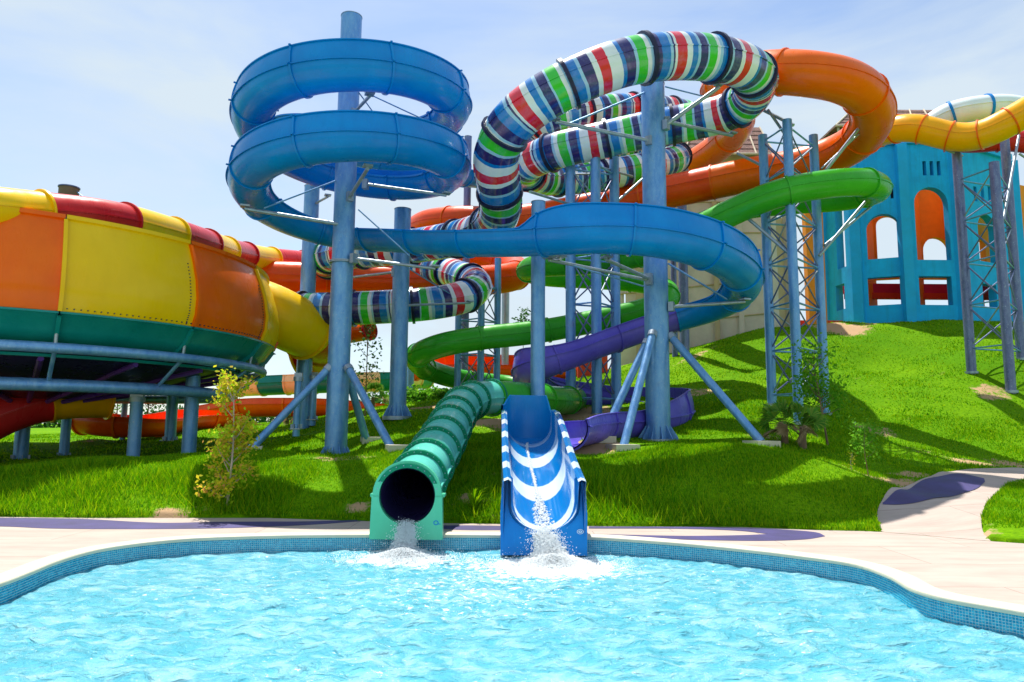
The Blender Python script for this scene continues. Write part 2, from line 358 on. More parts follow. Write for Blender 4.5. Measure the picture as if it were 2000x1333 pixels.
M['palm'] = leafmat('palm_leaves', [(.05, .2, .02), (.12, .32, .03), (.26, .36, .05)], .3)
M['dry'] = leafmat('dry_leaves', [(.3, .2, .1), (.45, .32, .18)], .3)

# ------------------------------------------------------------------ terrain
def inpoly(x, y, poly):
    poly = np.asarray(poly); c = np.zeros(np.shape(x), bool); n = len(poly)
    for i in range(n):
        x1, y1 = poly[i][:2]; x2, y2 = poly[(i+1) % n][:2]
        if y1 == y2: continue
        c ^= ((y1 > y) != (y2 > y)) & (x < (x2-x1)*(y-y1)/(y2-y1)+x1)
    return c
edgeL = [Pz(px, py) for px, py in [(-700, 1003), (-300, 1008), (0, 1010), (180, 1012), (350, 1012), (520, 1012), (700, 1018), (850, 1022), (980, 1024), (1150, 1028), (1300, 1029), (1450, 1030), (1600, 1036), (1690, 1038)]]
pathL = [(1722, 1030, 13.4), (1712, 1008, 14.3), (1722, 985, 15.2), (1760, 956, 16.4), (1810, 935, 17.6), (1880, 923, 19.2), (1990, 921, 20.6), (2150, 925, 22), (2400, 930, 24)]
pathR = [(1935, 1053, 12.4), (1918, 1030, 13.2), (1920, 1002, 14.2), (1935, 972, 15.4), (1965, 946, 16.8), (2010, 935, 18), (2100, 938, 19), (2250, 940, 20.2), (2450, 946, 22)]
edgeR = [Pz(px, py) for px, py in [(1940, 1058), (2000, 1062), (2200, 1066), (2600, 1070)]]
ctrl = [tuple(q) for q in edgeL+edgeR] + [tuple(P(*q)) for q in pathL[1:]+pathR[1:]]
ctrl += [tuple(P(*q)) for q in [
    (0, 928, 17), (200, 915, 17.4), (370, 908, 18), (550, 903, 18), (655, 902, 22), (200, 965, 15.6), (500, 960, 15.6), (0, 972, 15.6), (650, 960, 15.8), (720, 915, 17.5),
    (0, 860, 30), (125, 893, 27.4), (262, 906, 23.1), (366, 911, 24), (28, 898, 25.2), (262, 906, 18), (335, 862, 29.5), (200, 900, 20.5), (150, 852, 40), (500, 852, 30), (640, 818, 35), (490, 882, 20.5), (775, 816, 26.2), (840, 795, 30), (885, 782, 36), (700, 800, 34),
    (950, 900, 16.8), (930, 960, 15.2), (1100, 888, 18.3), (1140, 884, 19.2), (1286, 862, 22), (1215, 882, 19.5), (1180, 868, 20.5), (1400, 878, 17.6), (1550, 893, 17.2), (1650, 915, 16.8), (1745, 955, 15.9), (1400, 955, 15.2), (1250, 960, 15.2), (1600, 965, 15.2),
    (1485, 866, 20), (1560, 862, 22), (1640, 880, 20.5), (1690, 928, 18.3), (1870, 895, 22), (1990, 905, 22), (1700, 800, 27), (1900, 800, 26.5), (1700, 720, 33), (1900, 705, 31), (2000, 720, 30), (1640, 632, 38), (1850, 630, 37), (2000, 632, 37), (2200, 640, 36),
    (1500, 645, 37), (1400, 678, 36), (1230, 745, 34), (1350, 755, 30), (1350, 830, 24), (1500, 790, 25), (1580, 810, 25), (1100, 805, 27), (1000, 795, 28), (950, 830, 22), (840, 850, 21), (1500, 730, 31), (2200, 930, 23), (2100, 1000, 15)]]
ctrl += [(-40, 45, 1.5), (-60, 90, 1.2), (-20, 60, 1.7), (0, 60, 3.3), (0, 90, 2.5), (12, 48, 6.2), (25, 50, 7.6), (45, 50, 7.5), (40, 80, 6), (60, 30, 5), (40, 15, 2), (25, 10.5, .0), (-25, 15.3, .1), (-40, 17, .5), (-14, 14.4, 0), (20, 90, 4), (-30, 25, 1.2), (16, 60, 7)]
for Y in (0, 6, 10): ctrl += [(-14, Y, 0), (14, Y, 0), (0, Y, 0)]
ctrl = np.array(ctrl)
def phi(r): return np.sqrt(r*r+.09)
_n = len(ctrl); D = phi(np.linalg.norm(ctrl[:, None, :2]-ctrl[None, :, :2], axis=2)); D -= np.eye(_n)*.12
Am = np.zeros((_n+3, _n+3)); Am[:_n, :_n] = D; Am[:_n, _n] = 1; Am[:_n, _n+1:] = ctrl[:, :2]; Am[_n, :_n] = 1; Am[_n+1:, :_n] = ctrl[:, :2].T
sol = np.linalg.solve(Am, np.concatenate([ctrl[:, 2], [0, 0, 0]]))
def H(x, y):
    x = np.asarray(x, float); y = np.asarray(y, float); o = np.full(x.shape, sol[_n]) + sol[_n+1]*x + sol[_n+2]*y
    for k in range(_n): o = o + sol[k]*phi(np.hypot(x-ctrl[k, 0], y-ctrl[k, 1]))
    far = np.clip((np.hypot(x, y-30)-55)/60, 0, 1); far = far*far*(3-2*far)
    o = o*(1-far)+1.2*far
    lump = .035*np.sin(x*2.1+1.3*np.sin(y*1.7))*np.cos(y*2.6+np.sin(x*1.3)) + .05*np.sin(x*.9+2)*np.sin(y*1.1+x*.3)
    return o + lump*np.clip((o-.05)*2, 0, 1)
pl = np.array(IP(pathL)); pr = np.array(IP(pathR))
pl, _ = catmull(pl, .25); pr, _ = catmull(pr, .25); k = 70
def resample(A, k):
    s = np.concatenate([[0], np.cumsum(np.linalg.norm(np.diff(A, axis=0), axis=1))]); q = np.linspace(0, s[-1], k); return np.stack([np.interp(q, s, A[:, j]) for j in range(A.shape[1])], 1)
pl = resample(pl, k); pr = resample(pr, k)
deck_outer = [tuple(q[:2]) for q in edgeL] + [tuple(pl[0][:2]), tuple(pr[0][:2])] + [tuple(q[:2]) for q in edgeR] + [(30, 10), (30, -12), (-30, -12), (-30, 15.5)]
path_poly = [tuple(q[:2]) for q in pl] + [tuple(q[:2]) for q in pr[::-1]]
def paved(x, y): return inpoly(x, y, deck_outer) | inpoly(x, y, path_poly)
def bare(x, y):      # sandy patches seen beside paths and under the slides
    v = np.zeros(np.shape(x))
    for (px, py, Y, rr, st) in [(1620, 928, 17.6, .9, .7), (1700, 945, 17, 1.0, .8), (1750, 945, 17, 1.0, .8), (1780, 930, 18, .8, .7), (1520, 905, 18.6, .6, .35), (1900, 908, 21, 1.2, .7), (1800, 890, 22, 1.2, .4), (1980, 912, 21.5, 1.2, .7), (1620, 634, 38, 1.2, 1), (1650, 640, 37, 1.6, 1), (1120, 870, 19.5, 1.6, 1), (1060, 850, 22, 2.2, 1), (960, 840, 23, 2, .8), (1180, 872, 20, 1.2, .8), (840, 795, 30, 2.0, 1), (870, 800, 29, 1.6, 1), (330, 1000, 14.7, .5, .8), (400, 985, 14.9, .35, .6), (700, 1005, 14.9, .5, .8), (920, 985, 15, .6, .6), (1100, 820, 26, 3, .9), (1330, 870, 21, .8, .3), (1290, 868, 21.6, .8, .6)]:
        q = P(px, py, Y); v = np.maximum(v, st*np.clip(1.25-np.hypot(x-q[0], (y-q[1])*1.2)/rr, 0, 1))
    dry = np.sin(x*.83+1.7*np.sin(y*.61+.4))*np.sin(y*.97+1.3*np.sin(x*.53))*np.cos(x*.31-y*.42)
    return np.maximum(v, np.clip((dry-.42)*1.5, 0, .55))
def axis(breaks):
    out = [breaks[0][0]]
    for a, b_, st in breaks:
        n = max(1, int((b_-a)/st)); out += list(np.linspace(a, b_, n+1)[1:])
    return np.array(out)
gx = axis([(-1500, -200, 130), (-200, -40, 8), (-40, -15, 1), (-15, 22, .2), (22, 45, .8), (45, 200, 8), (200, 1500, 130)])
gy = axis([(-300, -20, 40), (-20, 11, 1.5), (11, 24, .16), (24, 42, .35), (42, 90, 2), (90, 300, 12), (300, 2500, 150)])
X, Y = np.meshgrid(gx, gy); Z = H(X, Y); pv = paved(X, Y)
pool_zone = inpoly(X, Y, deck_outer)
Z = np.where(pool_zone, -2.6, np.where(pv, Z-.12, Z+.03))
idx = np.arange(X.size).reshape(X.shape)
F = np.stack([idx[:-1, :-1], idx[:-1, 1:], idx[1:, 1:], idx[1:, :-1]], 2).reshape(-1, 4)
# snap: vertices that straddle the deck edge keep a short earth face
g = obj('ground', np.stack([X.ravel(), Y.ravel(), Z.ravel()], 1), F, M['lawn'], smooth=180, kind='structure')
ba = g.data.attributes.new('bare', 'FLOAT', 'POINT'); ba.data.foreach_set('value', np.where(np.abs(Y) < 60, bare(X, Y), 0).ravel().astype(np.float32))

# ------------------------------------------------------------------ pool, deck, path
pool_px = [(-420, 1260), (-150, 1185), (0, 1140), (60, 1117), (110, 1097), (200, 1073), (350, 1055), (530, 1048), (720, 1046), (860, 1046), (980, 1047), (1145, 1050), (1300, 1060), (1450, 1074), (1560, 1087), (1670, 1103), (1740, 1126), (1790, 1153), (1850, 1170), (2000, 1197), (2350, 1262)]
pc = [Pz(*q) for q in pool_px] + [np.array(q, float) for q in [(7.6, 3.6, 0), (9.2, .5, 0), (8.5, -4, 0), (3, -7.5, 0), (-4, -7.5, 0), (-9, -4, 0), (-9.6, 1, 0)]]
pc = np.array(pc + [pc[0]]); pool, _ = catmull(pc, .12); pool = pool[:-1]
pool[:, 2] = 0
def offset(poly, d):
    t = np.roll(poly, -3, 0)-np.roll(poly, 3, 0); t[:, 2] = 0; t /= np.linalg.norm(t, axis=1)[:, None]
    n = np.stack([-t[:, 1], t[:, 0], t[:, 2]*0], 1)
    return poly + n*d
test = offset(pool, .5); sgn = 1 if not inpoly(np.array([test[40, 0]]), np.array([test[40, 1]]), pool)[0] else -1
def fill(loops, z, thick=0):
    bm = bmesh.new()
    for L in loops:
        vs_ = [bm.verts.new((float(q[0]), float(q[1]), z)) for q in L]
        for i in range(len(vs_)): bm.edges.new((vs_[i], vs_[(i+1) % len(vs_)]))
    bmesh.ops.triangle_fill(bm, edges=bm.edges[:], use_beauty=True, use_dissolve=False)
    bmesh.ops.recalc_face_normals(bm, faces=bm.faces[:])
    for f in bm.faces:
        if f.normal.z < 0: f.normal_flip()
    V = [tuple(v.co) for v in bm.verts]; bm.verts.index_update(); F = [tuple(v.index for v in f.verts) for f in bm.faces]; bm.free(); return V, F
cop_in = offset(pool, -.03*sgn); cop_out = offset(pool, .26*sgn)
V, F = fill([deck_outer, cop_out], 0.0); obj('pool_deck', V, F, M['concrete'], smooth=0, kind='structure')
n = len(pool)
rings = [(-.03, -.035), (-.035, .0), (-.02, .022), (.02, .03), (.22, .03), (.255, .022), (.27, -.01)]
V = np.vstack([offset(pool, a*sgn)+[0, 0, z] for a, z in rings]); F = []
for r_ in range(len(rings)-1):
    for i in range(n): F.append((r_*n+i, r_*n+(i+1) % n, (r_+1)*n+(i+1) % n, (r_+1)*n+i))
obj('pool_coping', V, F, M['coping'], smooth=60, kind='structure')
V = np.vstack([pool+[0, 0, -.03], pool+[0, 0, -1.5]]); F = [(i, (i+1) % n, n+(i+1) % n, n+i) for i in range(n)]
pwall = obj('pool_wall', V, F, M['grout'], smooth=180, kind='structure')
# mosaic: the 300 that show largest are single tiles, the others one joined part
m, t, b = nodes('pool_mosaic'); M['tile'] = m
gi = t.nodes.new('ShaderNodeNewGeometry'); oi = t.nodes.new('ShaderNodeObjectInfo'); ad = t.nodes.new('ShaderNodeMath'); ad.operation = 'ADD'; frn = t.nodes.new('ShaderNodeMath'); frn.operation = 'FRACT'
t.links.new(gi.outputs['Random Per Island'], ad.inputs[0]); t.links.new(oi.outputs['Random'], ad.inputs[1]); t.links.new(ad.outputs[0], frn.inputs[0])
t.links.new(ramp(t, frn.outputs[0], [(0, (.0, .30, .5)), (.5, (.01, .39, .6)), (.8, (.03, .46, .66)), (1, (.08, .55, .72))]).outputs[0], b.inputs['Base Color']); b.inputs['Roughness'].default_value = .12
cell = .031; tl = []
per = np.concatenate([[0], np.cumsum(np.linalg.norm(np.diff(np.vstack([pool, pool[:1]]), axis=0), axis=1))]); cl = np.vstack([pool, pool[:1]])
nt_ = int(per[-1]/cell); sp = (np.arange(nt_)+.5)*per[-1]/nt_
cx_ = np.interp(sp, per, cl[:, 0]); cy_ = np.interp(sp, per, cl[:, 1]); dx_ = np.gradient(cx_); dy_ = np.gradient(cy_); ang = np.arctan2(dy_, dx_)
kt = cy_ > 4.0; cx_, cy_, ang = cx_[kt], cy_[kt], ang[kt]
bv, bf = boxgeo((0, 0, 0), (.0245, .008, .0245)); bv = np.array(bv); bf = np.array(bf); rows = np.arange(8)
CX = np.repeat(cx_, 8); CY = np.repeat(cy_, 8); AN = np.repeat(ang, 8); CZ = np.tile(-.048-cell*rows, len(cx_))
tv = np.stack([CX[:, None]+bv[:, 0]*np.cos(AN)[:, None]-bv[:, 1]*np.sin(AN)[:, None], CY[:, None]+bv[:, 0]*np.sin(AN)[:, None]+bv[:, 1]*np.cos(AN)[:, None], CZ[:, None]+bv[:, 2]], 2).reshape(-1, 3)
tf = (bf[None]+8*np.arange(len(CX))[:, None, None]).reshape(-1, 4)
obj('mosaic_tiles', tv, tf, M['tile'], pwall, smooth=0, kind='stuff')
V, F = fill([offset(pool, .02*sgn)], -1.5); obj('pool_floor', V, F, M['grout'], smooth=0, kind='structure')
# water
WZ = -.235
m, t, b = nodes('pool_water'); M['water'] = m
n1 = tex(t, scale=2.2, detail=7, rough=.62, vscale=(.55, 1.1, 1), dist=1.2); n2 = tex(t, scale=4.2, detail=3, rough=.5, vscale=(.8, 1.3, 1), dist=.8); n7 = tex(t, scale=26, detail=3, rough=.6, vscale=(.8, 1.2, 1))
a = mixc(t, ramp(t, n1.outputs[0], [(.36, (0, 0, 0)), (.60, (1, 1, 1))]).outputs[0], (.10, .40, .50), (.28, .55, .62))
a = mixc(t, ramp(t, n2.outputs[0], [(.38, (0, 0, 0)), (.6, (1, 1, 1))]).outputs[0], (.08, .38, .49), a)
at2 = t.nodes.new('ShaderNodeAttribute'); at2.attribute_name = 'foam'
n4 = tex(t, scale=14, detail=7, rough=.75, vscale=(.7, 1.2, 1)); af = t.nodes.new('ShaderNodeMath'); af.operation = 'ADD'; t.links.new(n4.outputs[0], af.inputs[0]); t.links.new(at2.outputs['Fac'], af.inputs[1])
fo = ramp(t, af.outputs[0], [(.63, (0, 0, 0)), (.72, (1, 1, 1))])
a = mixc(t, fo.outputs[0], a, (.88, .93, .95)); t.links.new(a, b.inputs['Base Color'])
t.links.new(ramp(t, fo.outputs[0], [(0, (.07,)*3), (1, (.6,)*3)]).outputs[0], b.inputs['Roughness']); b.inputs['IOR'].default_value = 1.33
b.inputs['Coat Weight'].default_value = .0; hm = t.nodes.new('ShaderNodeMath'); hm.operation = 'MULTIPLY_ADD'; t.links.new(n7.outputs[0], hm.inputs[0]); hm.inputs[1].default_value = .2; t.links.new(n2.outputs[0], hm.inputs[2]); bump(t, b, hm.outputs[0], 1.0, .14)
wx = axis([(-10, -7.5, .3), (-7.5, 7.5, .045), (7.5, 10, .3)]); wy = axis([(-8, 2.4, .4), (2.4, 12.6, .045)])
X, Y = np.meshgrid(wx, wy); rg = np.random.default_rng(5); Zw = np.zeros(X.shape)
for i in range(60):
    lam = 10**rg.uniform(-.85, .2); th = rg.normal(0, 1.0)+math.pi/2*1.0; kx, ky = math.cos(th)*2*math.pi/lam, math.sin(th)*2*math.pi/lam
    s_ = np.sin(kx*X+ky*Y+rg.uniform(0, 6.28)+.8*np.sin(X*rg.uniform(.5, 2)+Y*rg.uniform(.5, 2)))
    Zw += lam**.9*.0053*(1.2*(1-np.abs(s_))**1.4 - .4)*1.3
wz = WZ+Zw*np.clip(.45+.6*np.exp(-((X+1.0)**2+(Y-11)**2)/14)+.35*(Y < 9), 0, 1.2)
ok = inpoly(X, Y, offset(pool, .015*sgn)); idx = np.arange(X.size).reshape(X.shape)
q = ok[:-1, :-1] | ok[1:, 1:] | ok[:-1, 1:] | ok[1:, :-1]; F = np.stack([idx[:-1, :-1], idx[:-1, 1:], idx[1:, 1:], idx[1:, :-1]], 2)[q]
# keep the sheet inside the basin: clamp edge vertices by the wall thickness
wat = obj('pool_water', np.stack([X.ravel(), Y.ravel(), wz.ravel()], 1), F, M['water'], smooth=180, kind='structure')
g1 = Pz(790, 1085, WZ); g2 = Pz(1085, 1100, WZ)
fm = .36*np.exp(-(((X-g1[0])/.75)**2+((Y-g1[1]+.35)/.5)**2)) + .36*np.exp(-(((X-g2[0])/.95)**2+((Y-g2[1]+.1)/.8)**2)) + .10*np.exp(-(((X+.3)/3.4)**2+((Y-9.9)/1.3)**2)) + .03*np.exp(-((X/4.8)**2+((Y-7.0)/3)**2))+.03*np.sin(X*1.1+Y)*np.cos(Y*1.4-X*.6)
fa = wat.data.attributes.new('foam', 'FLOAT', 'POINT'); fa.data.foreach_set('value', (fm-.02).ravel().astype(np.float32))
# path up the slope
V, F = [], []; kk = 9
for i in range(k):
    for j in range(kk):
        q = pl[i]*(1-j/(kk-1))+pr[i]*j/(kk-1); z = float(H(q[0], q[1]))+.035
        if i < 6: z = z*(i/6)+.004*(1-i/6)
        V.append((q[0], q[1], z))
PZ = {}
for i in range(k-1):
    for j in range(kk-1): F.append((i*kk+j, i*kk+j+1, (i+1)*kk+j+1, (i+1)*kk+j))
V2 = V+[(v[0], v[1], v[2]-.14) for v in V]; off = len(V)
for i in range(k-1):
    F.append((i*kk, (i+1)*kk, off+(i+1)*kk, off+i*kk)); F.append((i*kk+kk-1, off+i*kk+kk-1, off+(i+1)*kk+kk-1, (i+1)*kk+kk-1))
obj('path', V2, F, M['concrete'], smooth=50, kind='structure')
def painted(loopsL, loopsU, lift, drape):
    A, _ = catmull(np.array(loopsL), .05); B, _ = catmull(np.array(loopsU), .05); A = resample(A, 60); B = resample(B, 60); V, F = [], []
    for i in range(60):
        for j in range(9):
            q = A[i]*(1-j/8)+B[i]*j/8; z = (float(H(q[0], q[1]))+.035 if drape else 0)+lift; V.append((q[0], q[1], z))
    for i in range(59):
        for j in range(8): F.append((i*9+j, i*9+j+1, (i+1)*9+j+1, (i+1)*9+j))
    return obj('painted_marking', V, F, M['paint'], smooth=180, kind='structure')
z0 = lambda L: [Pz(px, py) for px, py in L]
painted(z0([(1150, 1049), (1350, 1055), (1500, 1057), (1575, 1054), (1612, 1048)]), z0([(1150, 1043.5), (1250, 1046), (1350, 1047.5), (1450, 1046), (1500, 1044)]), .005, False)
painted(z0([(1500, 1044), (1450, 1038), (1350, 1034), (1150, 1033)]), z0([(1612, 1048), (1590, 1040), (1450, 1032), (1150, 1029)]), .006, False)
painted(z0([(-300, 1032), (0, 1029), (100, 1033), (300, 1034), (450, 1032), (600, 1026), (715, 1018)]), z0([(-300, 1012), (0, 1012), (150, 1014), (320, 1022), (430, 1020), (600, 1019), (715, 1016)]), .005, False)
painted(z0([(860, 1034), (920, 1036), (980, 1036)]), z0([(860, 1027), (920, 1027), (980, 1028)]), .005, False)
def onpath(L):     # ray against the sloping path
    out = []
    for px, py in L:
        best = None
        for Yq in np.linspace(12.5, 24, 240):
            q = P(px, py, Yq); h = abs(q[2]-float(H(q[0], q[1]))-.035)
            if best is None or h < best[0]: best = (h, q)
        out.append(best[1])
    return out
painted(onpath([(1724, 986), (1790, 982), (1860, 971), (1905, 957), (1924, 942)]), onpath([(1724, 984), (1762, 957), (1812, 936), (1875, 926), (1922, 936)]), .014, True)

# ------------------------------------------------------------------ grass
def blades(name, n, region, hmin, hmax, wd, seed, lean=.5, dens=None, label=None):
    r = np.random.default_rng(seed); x = r.uniform(region[0], region[1], n); y = r.uniform(region[2], region[3], n)
    keep = (np.abs(x/np.maximum(y, 1)+.0) < .8) & ~paved(x, y); 
    x, y = x[keep], y[keep]
    cl = .5+.5*np.sin(x*1.7+2*np.sin(y*.9))*np.sin(y*1.9+1.5*np.sin(x*.7)); b_ = bare(x, y)
    keep = (r.uniform(0, 1, len(x)) < .35+.65*cl+.1) & (r.uniform(0, 1, len(x)) > b_*1.3)
    x, y, cl = x[keep], y[keep], cl[keep]; z = H(x, y)+.02; n = len(x); a = r.uniform(0, 6.28, n); h = r.uniform(hmin, hmax, n)*(.6+.7*cl); la = r.uniform(0, 6.28, n); ll = r.uniform(.1, lean, n)*h
    w_ = wd*r.uniform(.6, 1.3, n); c = np.stack([x, y, z], 1); d = np.stack([np.cos(a), np.sin(a), 0*a], 1)*w_[:, None]; l = np.stack([np.cos(la)*ll, np.sin(la)*ll, h], 1)
    V = np.stack([c-d, c+d, c+l], 1).reshape(-1, 3); F = np.arange(3*n).reshape(n, 3)
    return obj(name, V, F, M['grass'], smooth=0, kind='stuff')
g = blades('grass', 360000, (-15, 16, 13, 19), .03, .095, .010, 1)
blades('grass', 150000, (-16, 18, 19, 26), .04, .10, .015, 2)
blades('grass', 150000, (-25, 30, 24, 39), .04, .09, .026, 3)
blades('long_grass', 26000, (-13, -4.5, 13.9, 17.5), .12, .3, .010, 4, .9)
blades('long_grass', 9000, (-1.6, 4, 13.9, 17.0), .14, .36, .010, 5, .9)

# ------------------------------------------------------------------ blue / violet open slide
ax = P(655, 901, 22); HX = P(1283, 862, 22)
c1 = P(655, 900, 22)
top1 = P(701, 32, 22)
axx = P(695, 200, 22)[:2]
Rh = 3.12
pts = IPH([(1110, 352, 40, .0, 0), (1000, 348, 37, 0, 0), (920, 342, 33, 0, 0), (800, 318, 30, 0, 0), (660, 290, 28.4, 0, 0), (575, 265, 27.6, .2, 0), (560, 240, 26.4, .2, 0)])
for dg in range(100, -625, -15):
    a = R_(dg); tz = 12.75-(100-dg)/360*2.05
    hh = .15+.42*min(1, max(0, (100-dg)/70)); hh = hh if dg > -560 else .57-.5*min(1, (-560-dg)/60)
    pts.append(np.array([axx[0]+Rh*math.cos(a), axx[1]+Rh*math.sin(a), tz, hh, 0]))
# keep the turn out of the last rear quarter and head for the second bend
pts = pts[:-1]
pts += IPH([(800, 459, 22.6, 0, 0), (880, 462, 21.2, 0, 0), (960, 462, 20.2, 0, 0), (1030, 460, 19.6, 0, .02), (1062, 458, 19.35, 0, .4), (1110, 455, 19.05, 0, .6), (1200, 453, 18.8, 0, .6), (1290, 461, 18.9, 0, .6), (1375, 483, 19.5, 0, .6), (1433, 515, 20.7, 0, .6), (1452, 552, 22.4, 0, .55),
    (1425, 580, 24.0, 0, .4), (1370, 602, 25.0, .1, .15), (1300, 621, 25.3, .2, 0), (1220, 648, 25.0, .25, 0), (1140, 676, 24.6, .25, 0), (1080, 699, 24.2, .3, 0), (1045, 712, 24.4, .5, 0), (1033, 728, 25.4, .5, 0), (1050, 748, 27.0, .5, .1), (1110, 766, 28.2, .5, .2), (1200, 780, 28.5, .5, .2), (1270, 788, 28, .6, 0), (1315, 798, 26.6, .7, 0), (1320, 806, 25, .7, 0), (1290, 815, 23.9, .5, 0), (1230, 823, 22.6, .3, 0), (1168, 826, 20.8, .25, 0), (1130, 829, 19.6, .2, .0), (1106, 834, 18.7, .15, 0)])
_sb, _C, _, _, _, _ = slide('open_water_slide', 'long blue open slide coiling twice round its tall post then turning violet lower down', pts, 'open', .6,
    (lambda q, c, s: M['violet'] if (c[2] < 5.6 or (c[1] > 25.2 and c[2] < 6)) else M['blue']), 2.45, (lambda q, c, s: M['violet'] if c[2] < 5.6 else M['blue']), flw=.03, ex=.05)

# final chute of that slide, down to the pool
cp = IP([(1032, 868, 17.9), (1036, 878, 16.6), (1044, 925, 14.7), (1053, 990, 13.1), (1062, 1040, 12.05)])
ch, chs = catmull(cp, .16); chT, chS, chU = frames(ch)
m, t, b = nodes('wave_print'); M['wave'] = m
uvn = t.nodes.new('ShaderNodeUVMap'); sxx = t.nodes.new('ShaderNodeSeparateXYZ'); t.links.new(uvn.outputs[0], sxx.inputs[0])
pw = t.nodes.new('ShaderNodeMath'); pw.operation = 'MULTIPLY'; pw.inputs[1].default_value = 1.0; t.links.new(sxx.outputs[0], pw.inputs[0])
f2 = t.nodes.new('ShaderNodeMath'); f2.operation = 'FRACT'; t.links.new(pw.outputs[0], f2.inputs[0])
wn = tex(t, scale=1.1, detail=2)
a = ramp(t, f2.outputs[0], [(0, (.0, .17, .50)), (.54, (.0, .17, .50)), (.57, (.62, .74, .84)), (.93, (.62, .74, .84)), (.96, (.0, .17, .50))]).outputs[0]
t.links.new(a, b.inputs['Base Color']); b.inputs['Roughness'].default_value = .15; b.inputs['Coat Weight'].default_value = .5
chute = empty('slide_chute', P(1062, 1050, 12), 'blue and white striped open chute running straight into the pool', 'water slide')
def chprof(hw, h):
    o = [(-hw, h), (-hw+.015, h*.55+.0)] + [(-hw*.98*math.cos(a), .46-.46*math.sin(a)) for a in np.linspace(.12, math.pi-.12, 15)] + [(hw-.015, h*.55), (hw, h)]
    inn = [(u*.93, v+.03 if 0 < i < len(o)-1 else v) for i, (u, v) in enumerate(o)][::-1]
    return o, inn
hts = [np.interp(i/(len(ch)-1), [0, .25, .6, .85, 1], [.85, .85, .8, .85, .88]) for i in range(len(ch))]
prO = [chprof(.6, h) for h in hts]
L = len(ch)
ph = (chs/chs[-1])
for q in range(4):
    i0 = q*(L-1)//4; i1 = (q+1)*(L-1)//4+1
    V, F, uv = sweepgeo(ch[i0:i1], chS[i0:i1], chU[i0:i1], [p[1][::-1] for p in prO[i0:i1]], chs[i0:i1], closed=False)
    nn_ = len(prO[0][1]); lat = np.abs(np.tile(np.linspace(-1, 1, nn_), i1-i0)); 
    # crescents: phase bends up the sides
    uu = np.repeat(ph[i0:i1], nn_)*3.4 + .62*lat**2 + .25
    V[:, 2] += 0
    obj('chute_bed', V, F[:, ::-1], M['wave'], chute, np.stack([uu, lat], 1), 60)
    V, F, uv = sweepgeo(ch[i0:i1], chS[i0:i1], chU[i0:i1], [p[0] for p in prO[i0:i1]], chs[i0:i1], closed=False)
    obj('chute_shell', V, F, M['deepblue'], chute, uv, 60)
# side boards that stand outside the bed, and rims
for sg in (-1, 1):
    V = []; F = []
    for i in range(L):
        c = ch[i]; h = hts[i]
        top = c + chS[i]*sg*.60 + chU[i]*h
        bz = -.27 if i > L-4 else float(np.interp(i, [0, L-1], [1.2, -.1]))
        # closed panel: rim outer/inner, drop to the ground outside
        po = c + chS[i]*sg*.67 + chU[i]*(h-.01); 
        lo = np.array([c[0]+chS[i][0]*sg*.67, c[1], c[2]-.28])
        V += [c+chS[i]*sg*.545+chU[i]*(h-.015), top+chU[i]*.02, po, lo]
    for i in range(L-1):
        for j in range(3):
            a0, a1 = i*4+j, (i+1)*4+j; F.append((a0, a0+1, a1+1, a1))
    uu = np.repeat(ph, 4)*6.4+.3; obj('side_rim', V, F, M['wave'] if True else M['deepblue'], chute, np.stack([uu, uu*0], 1), 50)
# front plate with the U opening
c = ch[-1]; fr_ = []
Uin = [(-.60, .86), (-.60, .5)] + [(-.59*math.cos(a), .46-.46*math.sin(a)+.02) for a in np.linspace(.12, math.pi-.12, 15)] + [(.60, .5), (.60, .86)]
outer = [(.64, .9), (.74, .86), (.82, .70), (.84, .3), (.83, -.36), (-.83, -.36), (-.84, .3), (-.82, .70), (-.74, .86), (-.64, .9)]
def plate(pts2, origin, thick, tilt=0.0):
    bm = bmesh.new(); vs_ = [bm.verts.new((origin[0]+u, origin[1]+v*tilt, origin[2]+v)) for u, v in pts2]
    es = [bm.edges.new((vs_[i], vs_[(i+1) % len(vs_)])) for i in range(len(vs_))]
    bmesh.ops.triangle_fill(bm, edges=es, use_beauty=True); fs = bm.faces[:]
    r = bmesh.ops.extrude_face_region(bm, geom=fs); vv = [g_ for g_ in r['geom'] if isinstance(g_, bmesh.types.BMVert)]
    bmesh.ops.translate(bm, verts=vv, vec=(0, thick, 0)); bmesh.ops.recalc_face_normals(bm, faces=bm.faces[:])
    bm.verts.index_update(); V = [tuple(v.co) for v in bm.verts]; F = [tuple(v.index for v in f.verts) for f in bm.faces]; bm.free(); return V, F
Uin = [(u*.85, v) for u, v in Uin]; outer = [(u*.85, v) for u, v in outer]
V, F = plate(Uin+outer, (c[0], c[1]-.02, c[2]), .05, .12); obj('front_plate', V, F, M['blue'], chute, None, 30)
# flared cheeks beside the plate
for sg in (-1, 1):
    V = [(c[0]+sg*.705, c[1]-.05, c[2]-.36), (c[0]+sg*.715, c[1]+.0, c[2]+.3), (c[0]+sg*.68, c[1]+.06, c[2]+.8), (c[0]+sg*.68, c[1]+1.3, c[2]+1.0), (c[0]+sg*.705, c[1]+.9, c[2]-.0), (c[0]+sg*.705, c[1]+.5, c[2]-.36)]
    V += [(x-sg*.05, y, z) for x, y, z in V]; F = [(0, 1, 2, 3, 4, 5), (11, 10, 9, 8, 7, 6)]+[(i, (i+1) % 6, 6+(i+1) % 6, 6+i) for i in range(6)]
    obj('side_cheek', V, F, M['blue'], chute, None, 30)
